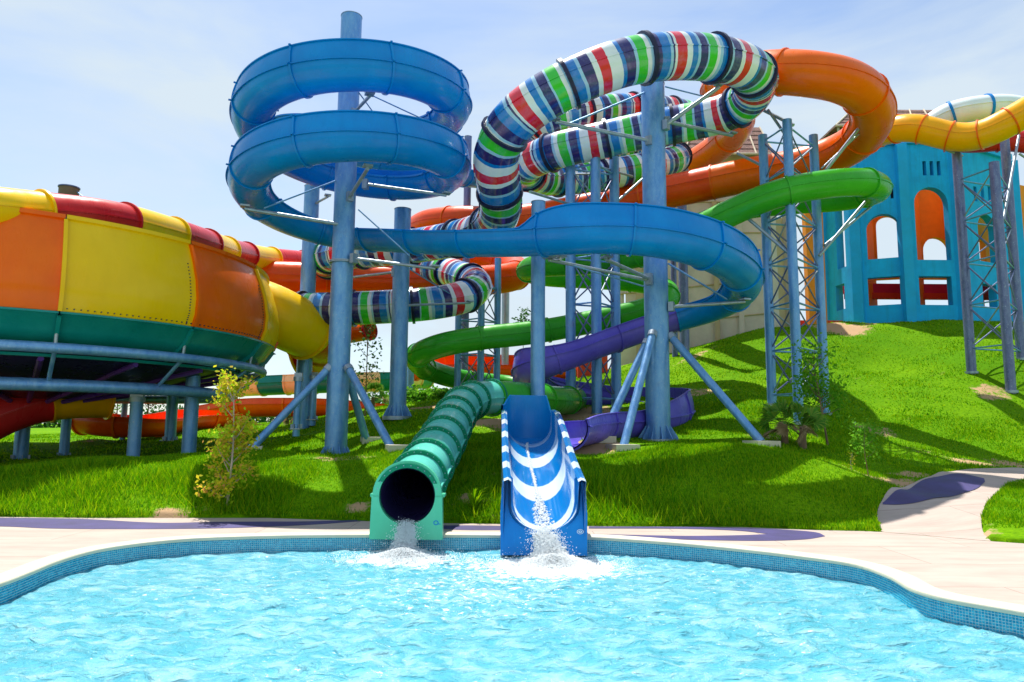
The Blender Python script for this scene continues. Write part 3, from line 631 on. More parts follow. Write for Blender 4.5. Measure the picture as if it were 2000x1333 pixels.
# small round maker's mark on the plate
def disc(name, o, r, mat, parent, n=18, sy=1, ring=None):
    V = []; 
    for k_ in range(2):
        for i in range(n): a_ = 2*math.pi*i/n; rr_ = r if k_ == 0 else (ring or r*.01); V.append((o[0]+rr_*math.cos(a_), o[1], o[2]+rr_*sy*math.sin(a_)))
    F = [(i, (i+1) % n, n+(i+1) % n, n+i) for i in range(n)]; return obj(name, V, F, mat, parent, None, 0)
disc('maker_mark', (c[0]+.595, c[1]-.047, c[2]+.02), .055, M['white'], chute, ring=.046, sy=.7)
disc('maker_mark', (c[0]+.595, c[1]-.049, c[2]+.02), .03, M['white'], chute, ring=.016, sy=.6)
# head: the tall rear wall where the violet run turns into the chute
hc = ch[0]; V = []; F = []
hp = [(-.74, .15), (-.74, .62), (-.72, .75), (-.6, .98), (-.5, 1.06), (.42, 1.08), (.55, .98), (.72, .78), (.76, .55)]
arc = []
for i, s_ in enumerate(np.linspace(0, 1, 25)):
    a = math.pi*(1-s_)      # from left round the back to the right
    x = math.cos(a)*.65; y = max(math.sin(a), 0)**.7*.75
    arc.append((x, y))
for i, (x, y) in enumerate(arc):
    s_ = i/24; h = np.interp(s_, [0, .12, .25, .75, .86, 1], [.85, .87, 1.12, 1.12, .62, .55]) if True else 1
    inset = 1.0
    for (f_, rr_) in ((-.32, .86), (-.05, .93), (.3, .99), (h*.75, 1.0), (h, .97), (h+.02, 1.03), (h-.02, 1.05), (-.35, 1.05)):
        V.append((hc[0]+x*rr_, hc[1]+y*rr_-.05, hc[2]+.1+f_))
for i in range(24):
    for j in range(8):
        a0, a1 = i*8+j, (i+1)*8+j; b0, b1 = i*8+(j+1) % 8, (i+1)*8+(j+1) % 8; F.append((a0, b0, b1, a1))
obj('head_wall', V, F, M['deepblue'], chute, None, 40)
V, F = [], []
for i in range(10):
    for j in range(25):
        x, y = arc[j]; f_ = i/9; V.append((hc[0]+x*f_*.95, hc[1]+y*f_*.95-.05, hc[2]+.02+.12*f_*f_))
for i in range(9):
    for j in range(24): F.append((i*25+j, i*25+j+1, (i+1)*25+j+1, (i+1)*25+j))
obj('head_bed', V, F, M['deepblue'], chute, None, 60)

# ------------------------------------------------------------------ striped tube
S1 = IP([(1420, 245, 36), (1330, 222, 33.5), (1240, 212, 32), (1130, 222, 31), (1060, 240, 31), (1030, 262, 32), (1060, 285, 34), (1150, 288, 35), (1250, 285, 35), (1310, 296, 34), (1318, 312, 32.5), (1270, 325, 31.6), (1180, 342, 31), (1090, 352, 30.2), (1038, 345, 28.8), (1030, 322, 27.2), (1080, 297, 26.2), (1160, 278, 25.8), (1260, 255, 25.4), (1370, 234, 24.9), (1440, 212, 24.2), (1475, 175, 23.0), (1468, 140, 21.7), (1415, 118, 20.7), (1320, 110, 20.0), (1220, 122, 19.6), (1120, 160, 19.6), (1040, 205, 19.9), (988, 255, 20.4), (968, 310, 21.2), (974, 365, 22.1), (978, 412, 23.1), (950, 447, 24.8), (895, 466, 26.5), (800, 482, 27.9), (700, 492, 28.9), (648, 500, 30), (632, 510, 31.5), (660, 518, 33.5), (740, 520, 34.5), (840, 525, 34), (905, 541, 32), (932, 557, 30.6), (912, 578, 29.4), (850, 592, 28.8), (750, 600, 28.6), (640, 604, 28.8), (560, 606, 29.4), (500, 615, 30)])
slide('striped_tube_slide', 'closed tube slide striped red, navy, green, blue and white, looping high above', S1, 'tube', .68, [M['stripe']], 2.35, M['black'], ex=.085, names=('tube_section', 'joint_flange'), flw=.055)

# ------------------------------------------------------------------ orange slides
O1 = IP([(1300, 352, 41), (1345, 325, 38.5), (1400, 290, 36), (1440, 250, 33.5), (1430, 205, 30.5), (1405, 178, 27.6), (1430, 155, 25), (1500, 142, 23.4), (1590, 146, 22.6), (1665, 165, 22.9), (1703, 205, 24), (1697, 250, 25.6), (1655, 290, 27.2), (1570, 322, 28.6), (1450, 345, 29.8), (1330, 370, 31), (1230, 390, 32), (1130, 412, 33), (1000, 432, 34.2), (890, 432, 35), (830, 440, 36.4), (815, 462, 38.4), (880, 490, 40), (960, 510, 39.5), (1005, 525, 38), (1005, 540, 36), (950, 548, 35.2), (830, 549, 34.4), (690, 547, 34), (590, 543, 33.4), (500, 540, 33)])
slide('orange_tube_slide', 'orange tube slide sweeping out high in front of the turquoise tower and back', O1, 'tube', .74, (lambda q, c, s: M['redorange'] if c[0] < 8 and c[1] > 29 else M['orange']), 3.2, M['orange'], ex=.05, names=('tube_section', 'joint_flange'), flw=.03)

# ------------------------------------------------------------------ green slide
G1 = IP([(1330, 455, 33), (1380, 432, 31), (1450, 408, 29.5), (1560, 395, 28.2), (1650, 388, 27.2), (1705, 376, 26), (1712, 364, 24.6), (1680, 356, 23.8), (1600, 362, 23.4), (1520, 378, 23.6), (1440, 410, 24.2), (1370, 445, 25), (1290, 485, 26.4), (1200, 508, 27.6), (1110, 516, 28.6), (1050, 520, 29.6), (1030, 530, 31), (1070, 540, 32.5), (1160, 545, 33), (1250, 552, 32.6), (1300, 565, 31.4), (1300, 588, 30.2), (1240, 610, 29.8), (1140, 632, 29.4), (1040, 650, 29), (930, 662, 28.5), (860, 675, 28.3), (822, 690, 28.8), (815, 706, 30.5), (840, 724, 32.6), (900, 742, 34), (1000, 754, 34.6), (1080, 765, 33), (1120, 776, 30), (1115, 782, 26.5), (1070, 782, 23.6), (1010, 777, 21.6), (960, 777, 20.6)])
grn, gC, gT, gS, gU, gss = slide('green_tube_slide', 'bright green tube slide winding down from the right behind the blue one', G1, 'tube', .48, [M['green']], 3.0, M['green'], ex=.05, names=('tube_section', 'joint_flange'), flw=.03)
G2 = IP([(960, 777, 20.6), (928, 780, 19.9), (905, 792, 19.0), (888, 815, 17.9), (870, 850, 16.4), (845, 892, 14.9), (818, 935, 13.4), (800, 962, 12.62), (796, 968, 12.4)])
root = empty('ribbed_tube_slide', P(797, 1040, 12.4), 'aqua green ribbed tube slide spilling water into the pool from its round mouth', 'water slide')
slide('x', '', G2, 'tube', .475, [M['aqua']], .95, M['dkgreen'], ex=.075, names=('tube_section', 'joint_flange'), flw=.032, thing=root, ds=.1)
slide('x', '', G2[-6:], 'tube', .455, [M['under']], 3, M['under'], ex=.0, names=('tube_shade_skin', 'shade_skin_edge'), flw=.01, thing=root, ds=.1, lip=0)  # added dark inner skin: shade inside the mouth is put into its colour
# mouth: ring and two splayed feet as one moulded plate
c = np.array(G2[-1]); ro, ri = .585, .475
def arcp(r, a0, a1, n=22): return [(r*math.cos(a), r*math.sin(a)) for a in np.linspace(a0, a1, n)]
ring = [(ro*math.cos(a), ro*math.sin(a)) for a in np.linspace(R_(-2), R_(182), 26)]
inner = [(ri*math.cos(a), ri*math.sin(a)) for a in np.linspace(R_(182), R_(-2), 26)]
V, F = plate(ring+inner, (c[0], c[1]-.06, c[2]), .14); obj('mouth_ring', V, F, M['mint'], root, None, 30)
foot = [(.60, -.015), (.595, -.05), (.615, -.72), (.14, -.72)] + [(ri*math.cos(a), ri*math.sin(a)) for a in np.linspace(R_(-72), R_(-2), 14)]
V, F = plate(foot, (c[0], c[1]-.08, c[2]), .18); obj('mouth_foot', V, F, M['mint'], root, None, 30)
V, F = plate([(-x, z) for x, z in foot], (c[0], c[1]-.08, c[2]), .18); obj('mouth_foot', V, F, M['mint'], root, None, 30)
V, F = plate([(-.15, -.50), (.15, -.50), (.15, -.72), (-.15, -.72)], (c[0], c[1]-.02, c[2]), .12); obj('mouth_sill', V, F, M['mint'], root, None, 30)
for sx_ in (-1, 1):
    V, F = boxgeo((c[0]+sx_*.56, c[1]+.12, c[2]+.0), (.14, .28, .05)); obj('side_lug', V, F, M['mint'], root, None, 0)
disc('maker_mark', (c[0]+.50, c[1]-.084, c[2]-.44), .045, M['deepblue'], root, ring=.028, sy=.9)
V, F = boxgeo((c[0]+.55, c[1]-.083, c[2]-.46), (.05, .003, .012)); obj('maker_mark', V, F, M['deepblue'], root, None, 0)
# bolts round the first joints
T2, S2, U2 = None, None, None
A, ssg = catmull(np.array(G2), .1); TT, SS, UU = frames(A); bg_ = []
nsec = round(ssg[-1]/.95)
for q in range(nsec+1):
    i = int(round(q*(len(A)-1)/nsec))
    for a in np.linspace(0, 2*math.pi, 26, endpoint=False):
        p = A[i]+SS[i]*math.cos(a)*.515+UU[i]*math.sin(a)*.515; bg_.append(tubegeo(p-TT[i]*.048, p+TT[i]*.048, .010, 6))
V, F = merge(bg_); obj('flange_bolts', V, F, M['steel_pale'], root, None, 0, kind='stuff')

# ------------------------------------------------------------------ amber, white/blue and red tubes on the right
slide('amber_tube_slide', 'amber yellow tube slide passing above the turquoise tower at the right edge', IP([(1690, 268, 33), (1728, 258, 31.5), (1765, 250, 30.5), (1800, 252, 30), (1850, 266, 29.6), (1905, 268, 29), (1950, 250, 28.4), (2000, 222, 28), (2080, 175, 27.6)]), 'tube', .6, [M['amber']], 1.12, M['orange'], ex=.05, names=('tube_section', 'joint_flange'), flw=.025)
slide('white_tube_slide', 'white tube slide with blue joints curving behind the amber tube', IP([(1800, 262, 36), (1850, 226, 35), (1920, 211, 34.5), (1985, 212, 34.5), (2060, 240, 34)]), 'tube', .62, [M['white']], 1.5, M['blue'], ex=.06, names=('tube_section', 'joint_flange'), flw=.06)
slide('red_tube_slide', 'dark red tube slide just visible below the amber tube', IP([(1850, 275, 33.5), (1900, 279, 33), (1960, 274, 32.5), (2050, 285, 32)]), 'tube', .5, [M['red']], 2, M['red'], names=('tube_section', 'joint_flange'), flw=.03)

# ------------------------------------------------------------------ the great bowl
KB_ = 1.33; BC = np.array([-12.25, 18.2])*KB_; RB = 5.55      # the bowl is about 15 m across
def zk(z): return 1.85+(z-1.85)*KB_
def bw(r_, a, z): return np.array([BC[0]+r_*KB_*math.cos(a), BC[1]+r_*KB_*math.sin(a), zk(z)])
bowl = empty('bowl_slide', (BC[0], BC[1], 1.0), 'huge orange, yellow and teal bowl slide raised on steel posts', 'water slide')
prof_wall = [(RB-.02, 5.92), (RB+.10, 5.94), (RB+.10, 5.86), (RB+.06, 5.84), (RB+.22, 5.45), (RB+.36, 5.0), (RB+.42, 4.6), (RB+.40, 4.25), (RB+.30, 3.98)]
prof_base = [(RB+.33, 3.98), (RB+.33, 3.94), (RB+.26, 3.92), (RB+.08, 3.65), (RB-.25, 3.40), (RB-.55, 3.28)]
def ang_of(px):
    d = ray(px, 600)[:2]; d = d/np.linalg.norm(d); f_ = CAM[:2]-BC; bq = f_@d; cq = f_@f_-((RB+.4)*KB_)**2; disc_ = bq*bq-cq
    tt = -bq-math.sqrt(max(disc_, 0)); q = CAM[:2]+d*tt-BC; return math.atan2(q[1], q[0])
a1, a2 = ang_of(118), ang_of(372); da = a2-a1
def revolve(prof, a0, a1_, n, thick=None):
    V = []; m_ = len(prof)
    for i in range(n+1):
        a = a0+(a1_-a0)*i/n
        for r_, z in prof: V.append(bw(r_, a, z))
    F = [(i*m_+j, i*m_+j+1, (i+1)*m_+j+1, (i+1)*m_+j) for i in range(n) for j in range(m_-1)]; return V, F
npan = 2*int(round(math.pi/da)); dap = 2*math.pi/npan
for q in range(npan):
    a0 = a1+(q)*dap-(da-dap)*0; an = a0+dap
    mt = M['yellow'] if q % 2 == 0 else M['orange']
    V, F = revolve(prof_wall, a0+.002, an-.002, 14); obj('wall_panel', V, F, mt, bowl, None, 50)
    V, F = revolve(prof_base, a0+.002, an-.002, 14); obj('base_panel', V, F, M['teal'], bowl, None, 50)
    V, F = revolve([(r_+.0, z) for r_, z in prof_wall[3:]], a0-.006, a0+.006, 1); V2, F2 = revolve([(r_+.07, z) for r_, z in prof_wall[3:]], a0-.006, a0+.006, 1)
    m_ = len(prof_wall)-3; FF = F2+[tuple(i_+len(V2) for i_ in f) for f in []]
    Vs = V+V2; nV = len(V); Fs = [tuple(i_+nV for i_ in f) for f in F]+[(j, j+1, nV+j+1, nV+j) for j in range(m_-1)]+[(m_+j, nV+m_+j, nV+m_+j+1, m_+j+1) for j in range(m_-1)]
    obj('seam_flange', Vs, Fs, mt, bowl, None, 30)
    V, F = revolve(prof_base[1:], a0-.006, a0+.006, 1); V2, F2 = revolve([(r_+.08, z-.05) for r_, z in prof_base[1:]], a0-.006, a0+.006, 1); m_ = len(prof_base)-1; nV = len(V)
    obj('seam_flange', V+V2, [tuple(i_+nV for i_ in f) for f in F]+[(j, j+1, nV+j+1, nV+j) for j in range(m_-1)]+[(m_+j, nV+m_+j, nV+m_+j+1, m_+j+1) for j in range(m_-1)], M['teal'], bowl, None, 30)
# bolts along the yellow panel edge
bl = []
for (aa, zz) in [(a, None) for a in (a1+dap-.03, a1+2*dap-.035)]:
    for s_ in np.linspace(.05, .98, 22):
        r_ = np.interp(s_, np.linspace(0, 1, 5), [RB+.22, RB+.36, RB+.42, RB+.40, RB+.31]); z = np.interp(s_, np.linspace(0, 1, 5), [5.45, 5.0, 4.6, 4.25, 4.0])
        p = bw(r_, aa, z); o_ = np.array([math.cos(aa), math.sin(aa), 0]); bl.append(tubegeo(p-o_*.015, p+o_*.024, .018, 6))
for a in np.linspace(a1, a1+dap*2, 46):
    r_ = RB+.325; p = bw(r_, a, 4.04); o_ = np.array([math.cos(a), math.sin(a), 0]); bl.append(tubegeo(p-o_*.015, p+o_*.028, .018, 6))
V, F = merge(bl); obj('panel_bolts', V, F, M['under'], bowl, None, 0, kind='stuff')
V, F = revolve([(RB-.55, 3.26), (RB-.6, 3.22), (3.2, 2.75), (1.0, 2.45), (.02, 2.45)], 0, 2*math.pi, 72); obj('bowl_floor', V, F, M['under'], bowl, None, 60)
V, F = revolve([(RB-.02, 5.92), (RB+.1, 5.0), (RB+.15, 4.3), (RB-.2, 3.7), (RB-.6, 3.42)], 0, 2*math.pi, 72); obj('bowl_lining', V, F, M['teal'], bowl, None, 60)
for r_, z, w_, mt in ((RB-.48, 3.22, .10, 'teal'), ):
    V, F = revolve([(r_-w_, z), (r_-w_, z-.06), (r_, z-.06), (r_, z)], 0, 2*math.pi, 96); obj('base_rim', V, F, M[mt], bowl, None, 30)
for i in range(18):       # radial purple beams beneath
    a = 2*math.pi*i/18+.1; rod('floor_beam', bw(1.1, a, 2.38), bw(RB-.5, a, 3.12), .08, M['purple_frame'], bowl, 6)
def ringpipe(name, R0, z, r, mat, parent, n=96, a0=0, a1_=2*math.pi):
    th = np.linspace(a0, a1_, n+1); r = r*KB_; C = np.stack([BC[0]+R0*KB_*np.cos(th), BC[1]+R0*KB_*np.sin(th), np.full(n+1, zk(z))], 1)
    T = np.stack([-np.sin(th), np.cos(th), 0*th], 1); S = np.stack([np.cos(th), np.sin(th), 0*th], 1); U = np.tile([0, 0, 1.], (n+1, 1))
    pr_ = [[(r*math.cos(a), r*math.sin(a)) for a in np.linspace(0, 2*math.pi, 12, endpoint=False)]]*(n+1); V, F, uv = sweepgeo(C, S, U, pr_, th); return obj(name, V, F, mat, parent, None, 180)
ringpipe('ring_pipe', RB+.05, 3.30, .105, M['steel'], bowl)
ringpipe('ring_pipe', RB-.75, 2.62, .13, M['steel'], bowl)
for q in range(npan):
    a = a1+q*dap-.0; rod('strut', bw(RB+.05, a, 3.27), bw(RB-.75, a, 2.64), .055, M['steel'], bowl)
    if True: rod('hanger', bw(RB+.05, a, 3.3), bw(RB+.1, a, 3.62), .045, M['steel_pale'], bowl)
# raised tube mouth on the bowl's right shoulder
E1 = IP([(470, 592, 27.8), (520, 608, 27.8), (562, 628, 28.2), (600, 646, 29.2)])
slide('x', '', E1, 'tube', 1.16, [M['yellow']], 5, M['yellow'], ex=.10, names=('entry_tube', 'entry_flange'), flw=.035, thing=bowl, lip=0)
slide('red_bend_slide', 'dark red tube bend with a yellow joint leaving the bowl beside the tall post', IP([(600, 646, 29.2), (620, 658, 30.2), (632, 673, 31.8), (618, 688, 33), (588, 698, 33.2)]), 'tube', 1.02, [M['red']], 2.4, M['yellow'], ex=.1, names=('tube_section', 'joint_flange'), flw=.05, lip=0)
# feed tube along the rim, alternately red and yellow
fp = IP([(-130, 402, 16.8), (-30, 406, 17.4), (60, 413, 18.6), (210, 428, 20.5), (330, 456, 23.4), (400, 477, 26), (440, 490, 28.5), (475, 498, 30.8), (520, 506, 33.2), (592, 512, 36)])
# first build the path by sections with their own colours
slide('striped_feed_tube', 'red and yellow banded tube lying along the bowl rim', fp, 'tube', .55, [M['yellow'], M['red']], 2.55, (lambda q, c, s: M['red'] if q % 2 == 0 else M['yellow']), ex=.07, names=('tube_section', 'joint_flange'), flw=.035)
# outlet below
slide('outlet_tube_slide', 'red tube with a yellow cone leading out beneath the bowl', IP([(210, 776, 25.5), (140, 776, 24.7), (70, 785, 24.0), (0, 808, 23.2), (-80, 850, 22.6), (-160, 880, 22)]), 'tube', .73, (lambda q, c, s: M['amber'] if q < 1 else M['red']), 2.1, M['amber'], ex=.07, names=('tube_section', 'joint_flange'), flw=.03)
def bowlpost(px, py0, py1, Y, r, label, head=True):
    b0 = P(px[1], py1, Y); t0 = P(px[0], py0, Y); b0[0] = (b0[0]+t0[0])/2 if False else t0[0]; b0[1] = t0[1]
    rt = empty('steel_post', b0, label, 'post', 'steel posts carrying the bowl')
    V, F = tubegeo(b0-[0, 0, .25], t0, r, 20); obj('shaft', V, F, M['steel'], rt, None, 50)
    if head:
        V, F = merge([tubegeo(t0-[0, 0, .12], t0+[0, 0, .02], r+.045, 20), boxgeo(t0+[0, 0, .09], (r*2.2, .1, .14))]); obj('saddle', V, F, M['steel_pale'], rt, None, 40)
    gs_ = []
    for i in range(6):
        a = i*math.pi/3+.3; gs_.append(boxgeo((b0[0]+(r+.03)*math.cos(a), b0[1]+(r+.03)*math.sin(a), b0[2]+.08), (.08, .02, .16), a))
    V, F = merge(gs_+[boxgeo((b0[0], b0[1], b0[2]), (r*2.7, r*2.7, .04))]); obj('base_plate', V, F, M['steel_pale'], rt, None, 0)
bowlpost((379, 366), 712, 911, 24.0, .23, 'blue-grey steel post under the bowl, nearest the yellow sapling')
bowlpost((268, 259), 778, 906, 23.1, .195, 'blue-grey steel post under the bowl with bolted foot, left of the tallest one')
bowlpost((134, 124), 772, 893, 27.4, .17, 'slim violet steel post in the dark under the bowl')
bowlpost((48, 28), 800, 898, 25.2, .225, 'short steel post at the far left below the red tube')
bowlpost((338, 334), 765, 861, 29.5, .22, 'grey post with flared foot behind the bowl posts')
bowlpost((245, 243), 775, 850, 31, .12, 'thin green-grey post behind the bowl near the low orange tube')
bowlpost((583, 580), 738, 838, 24.4, .12, 'thin dark post under the red bend beside the long brace')
bowlpost((612, 606), 735, 820, 30, .17, 'steel post behind the long brace, left of the tall post')
stub = P(135, 368, 25.5); sb = P(135, 760, 25.5); sb[0] = stub[0]
rt = empty('centre_post', sb*[1, 1, 0], 'brown capped steel stub rising above the bowl rim', 'post'); V, F = tubegeo((stub[0], stub[1], 3.5), stub, .33, 20); obj('shaft', V, F, M['bark'], rt, None, 50)
V, F = tubegeo(stub, stub+[0, 0, .04], .36, 20); obj('cap', V, F, M['steel_dark'], rt, None, 50)
rod('stay', stub+[.25, 0, -.1], P(175, 395, 25.2), .02, M['steel'], rt)

# ------------------------------------------------------------------ tall posts
def pillar(px, py0, py1, Y, r, label, skirt=True, mat='steel', braces=(), arms=(), grp='tall steel posts', joints=()):
    b0 = P(px, py1, Y); d = ray(px, py0); t0 = CAM+d*(Y/d[1]); t0 = np.array([b0[0], b0[1], t0[2]])
    rt = empty('support_post', b0, label, 'post', grp)
    V, F = tubegeo(b0-[0, 0, .4], t0, r, 32); obj('shaft', V, F, M[mat], rt, None, 50)
    V, F = tubegeo(t0, t0+[0, 0, .02], r+.012, 32); obj('cap', V, F, M['steel_pale'], rt, None, 50)
    for jy in joints:
        z = P(px, jy, Y)[2]; V, F = merge([tubegeo((b0[0], b0[1], z-.035), (b0[0], b0[1], z-.004), r+.08, 32), tubegeo((b0[0], b0[1], z+.004), (b0[0], b0[1], z+.035), r+.08, 32)]); obj('bolted_joint', V, F, M['steel_pale'], rt, None, 40)
    if skirt:
        gs_ = [tubegeo(b0-[0, 0, .1], b0+[0, 0, .035], r*1.75, 28)]; obj('base_flange', *merge(gs_), M['steel_pale'], rt, None, 40)
        for i in range(12):
            a = i*math.pi/6; e = np.array([math.cos(a), math.sin(a), 0]); s_ = np.array([-math.sin(a), math.cos(a), 0])*.012
            q = [b0+e*r*.98+[0, 0, .03], b0+e*r*1.7+[0, 0, .03], b0+e*r*1.6+[0, 0, .10], b0+e*r*.98+[0, 0, .46]]
            V = [v-s_ for v in q]+[v+s_ for v in q]; obj('gusset', V, [(0, 1, 2, 3), (7, 6, 5, 4), (0, 4, 5, 1), (1, 5, 6, 2), (2, 6, 7, 3), (3, 7, 4, 0)], M['steel'], rt, None, 0)
    for (a, b_, rr_) in braces:
        A_ = P(*a); B_ = P(*b_); rod('brace', A_, B_, rr_, M['steel'], rt, 16)
        V, F = boxgeo((B_[0], B_[1], float(H(B_[0], B_[1]))+.0), (rr_*6, rr_*6, .26), .3); obj('concrete_pad', V, F, M['coping'], rt, None, 0)
        d_ = (B_-A_)/np.linalg.norm(B_-A_); V, F = tubegeo(A_-d_*.12, A_+d_*.05, rr_*1.25, 10); obj('brace_lug', V, F, M['steel_pale'], rt, None, 40)
    for (a, b_, rr_) in arms:
        A_ = P(*a); B_ = P(*b_); rod('bracket_arm' if rr_ > .035 else 'tie_rod', A_, B_, rr_, M['steel_pale'] if rr_ > .035 else M['steel'], rt, 10)
        if rr_ > .035:
            V, F = boxgeo(B_+[0, 0, rr_+.02], (.26, .26, .05), .4); obj('saddle_plate', V, F, M['steel_pale'], rt, None, 0); d_ = A_-np.array([b0[0], b0[1], A_[2]]); V, F = boxgeo(A_+d_*.05+[0, 0, random.uniform(-.01, .01)], (.16, .2, .28+random.uniform(0, .04)), math.atan2(d_[1], d_[0])); obj('bracket_plate', V, F, M['steel_pale'], rt, None, 0)
    return rt
pillar(655, 34, 900, 22, .335, 'tallest steel post, standing up through the middle of the blue spiral', joints=(513,),
    braces=[((640, 722, 21.8), (487, 880, 20.6), .115), ((682, 722, 21.7), (780, 905, 19.4), .115), ((682, 742, 22.3), (727, 900, 23.4), .12)],
    arms=[((690, 222, 21.8), (722, 188, 19.6), .05), ((700, 240, 21.8), (660, 222, 22.6), .02), ((672, 440, 21.8), (478, 408, 20.8), .06), ((670, 348, 21.9), (516, 407, 20.9), .025), ((683, 385, 21.7), (718, 330, 19.5), .055), ((712, 360, 21.9), (872, 382, 21.9), .05),
          ((712, 180, 21.8), (845, 242, 22.5), .022), ((700, 410, 21.8), (800, 500, 21.5), .022), ((690, 505, 21.7), (850, 525, 21.4), .05), ((700, 180, 21.9), (740, 235, 24), .02), ((690, 215, 22), (625, 228, 24), .022)])
pillar(1286, 166, 860, 22, .37, 'thick steel post at the centre of the lower blue bend', joints=(),
    braces=[((1312, 660, 21.9), (1487, 864, 20.0), .12), ((1274, 655, 21.5), (1216, 880, 19.5), .115), ((1262, 672, 21.8), (1172, 866, 20.6), .115)],
    arms=[((1268, 275, 21.7), (1085, 238, 20.4), .06), ((1300, 245, 21.7), (1405, 170, 21.3), .065), ((1302, 238, 21.9), (1430, 265, 24.0), .06), ((1262, 180, 21.8), (1105, 245, 21.2), .03), ((1300, 170, 21.8), (1380, 190, 23.6), .025), ((1268, 545, 21.6), (1185, 508, 19.5), .055), ((1268, 548, 21.6), (1072, 508, 19.8), .05), ((1310, 600, 21.8), (1455, 590, 22.0), .055), ((1305, 515, 21.9), (1420, 585, 22.0), .03), ((1258, 560, 21.6), (1120, 520, 20), .022)])
pillar(1050, 396, 812, 21.4, .215, 'plain steel post behind the blue and white chute', skirt=False, arms=[((1060, 500, 21.4), (1095, 506, 19.8), .04)])
pillar(776, 410, 815, 26.2, .31, 'wide steel post with gusseted foot behind the striped tube', arms=[((770, 532, 26.1), (680, 543, 28.2), .05), ((790, 455, 26.2), (850, 470, 27), .035), ((790, 597, 26.1), (918, 592, 28.6), .045), ((790, 520, 26.1), (880, 575, 28.4), .025)])
pillar(590, 365, 832, 30, .32, 'steel post behind the spiral, left of the tallest post', skirt=False, arms=[((612, 400, 30), (640, 385, 29), .05)])
pillar(907, 268, 740, 36, .19, 'slim violet post between the spiral and the striped tube', skirt=False, mat='steel_dark')
pillar(986, 560, 742, 44, .24, 'pinkish far post beyond the green slide', skirt=False, mat='beige' if False else 'steel_pale')
pillar(1340, 330, 800, 36, .24, 'violet post behind the lower blue bend', skirt=False, mat='steel_dark', arms=[((1340, 335, 36), (1400, 335, 36.5), .06)])
pillar(1320, 385, 760, 37, .15, 'thin dark post behind the lower blue bend', skirt=False, mat='steel_dark')
pillar(800, 690, 800, 40, .2, 'far steel post near the hedge', skirt=False)

# ------------------------------------------------------------------ lattice towers
def lattice(label, legs, bay, r, mat='steel', br=.035, grp='lattice support towers', extra=()):
    B = [P(px, pb, Y) for px, pt, pb, Y in legs]
    for b0 in B: b0[2] = float(H(b0[0], b0[1]))+.03
    Tz = [P(px, pt, Y)[2] for px, pt, pb, Y in legs]
    rt = empty('lattice_tower', B[0], label, 'support tower', grp)
    for b0, tz in zip(B, Tz):
        o = rod('leg', (b0[0], b0[1], b0[2]-.5), (b0[0], b0[1], tz), r, M[mat], rt, 16)
        V, F = tubegeo((b0[0], b0[1], b0[2]-.08), (b0[0], b0[1], b0[2]+.02), r*1.35, 14); obj('foot_plate', V, F, M['steel_pale'], rt, None, 40)
    zt = min(Tz)-.2; zb = max(b0[2] for b0 in B)+.3; n = max(2, int(round((zt-zb)/bay))); zs = np.linspace(zb, zt, n+1)
    for k_ in range(3):
        a, b_ = B[k_], B[(k_+1) % 3]
        for i, z in enumerate(zs):
            rod('cross_bar', (a[0], a[1], z), (b_[0], b_[1], z), br, M['steel'], rt, 6)
            if i < n:
                rod('diagonal_bar', (a[0], a[1], z), (b_[0], b_[1], zs[i+1]), br*.85, M['steel_pale'] if (i+k_) % 3 == 0 else M['steel_dark'], rt, 6); rod('diagonal_bar', (b_[0], b_[1], z), (a[0], a[1], zs[i+1]), br*.85, M['steel_dark'], rt, 6)
    for (a, b_, rr_) in extra: rod('bracket_arm', P(*a), P(*b_), rr_, M['steel_pale'], rt, 8)
    return rt
lattice('lattice tower under the green bend, beside the leafy young tree', [(1508, 265, 785, 25, ), (1560, 235, 812, 23.6), (1612, 265, 800, 25.4)], 1.45, .16,
    extra=[((1600, 500, 25), (1690, 395, 25.2), .06), ((1610, 480, 25.3), (1700, 405, 26.2), .05), ((1552, 505, 23.7), (1462, 428, 24.2), .06), ((1550, 245, 23.8), (1490, 215, 24.6), .06), ((1600, 350, 25.2), (1690, 235, 24.6), .065), ((1604, 330, 25.2), (1680, 260, 25), .035), ((1552, 290, 23.8), (1500, 215, 24.4), .05), ((1500, 330, 25), (1440, 300, 26), .05)])
lattice('dark lattice tower standing before the turquoise tower', [(1895, 282, 688, 30), (1971, 318, 715, 28.4), (1996, 262, 715, 31)], 1.9, .19, mat='steel_dark',
    extra=[((1880, 305, 30), (1838, 290, 29.8), .05), ((1885, 290, 30), (1910, 285, 29), .04), ((1990, 265, 31), (1960, 430, 29), .06), ((1990, 300, 31), (2020, 320, 31), .05)])
lattice('slim lattice tower behind the long green strand', [(893, 520, 772, 32.5), (938, 545, 770, 31.6), (970, 505, 768, 33)], 1.7, .155)
lattice('lattice tower behind the plain post, in front of the beige building', [(1115, 312, 806, 26.4), (1166, 310, 808, 25.8), (1204, 308, 800, 27)], 1.75, .19,
    extra=[((1165, 325, 25.9), (1235, 345, 29), .05), ((1115, 400, 26.4), (1035, 375, 23.0), .05), ((1204, 395, 27), (1255, 350, 28), .05), ((1160, 340, 25.9), (1100, 340, 29), .035)])

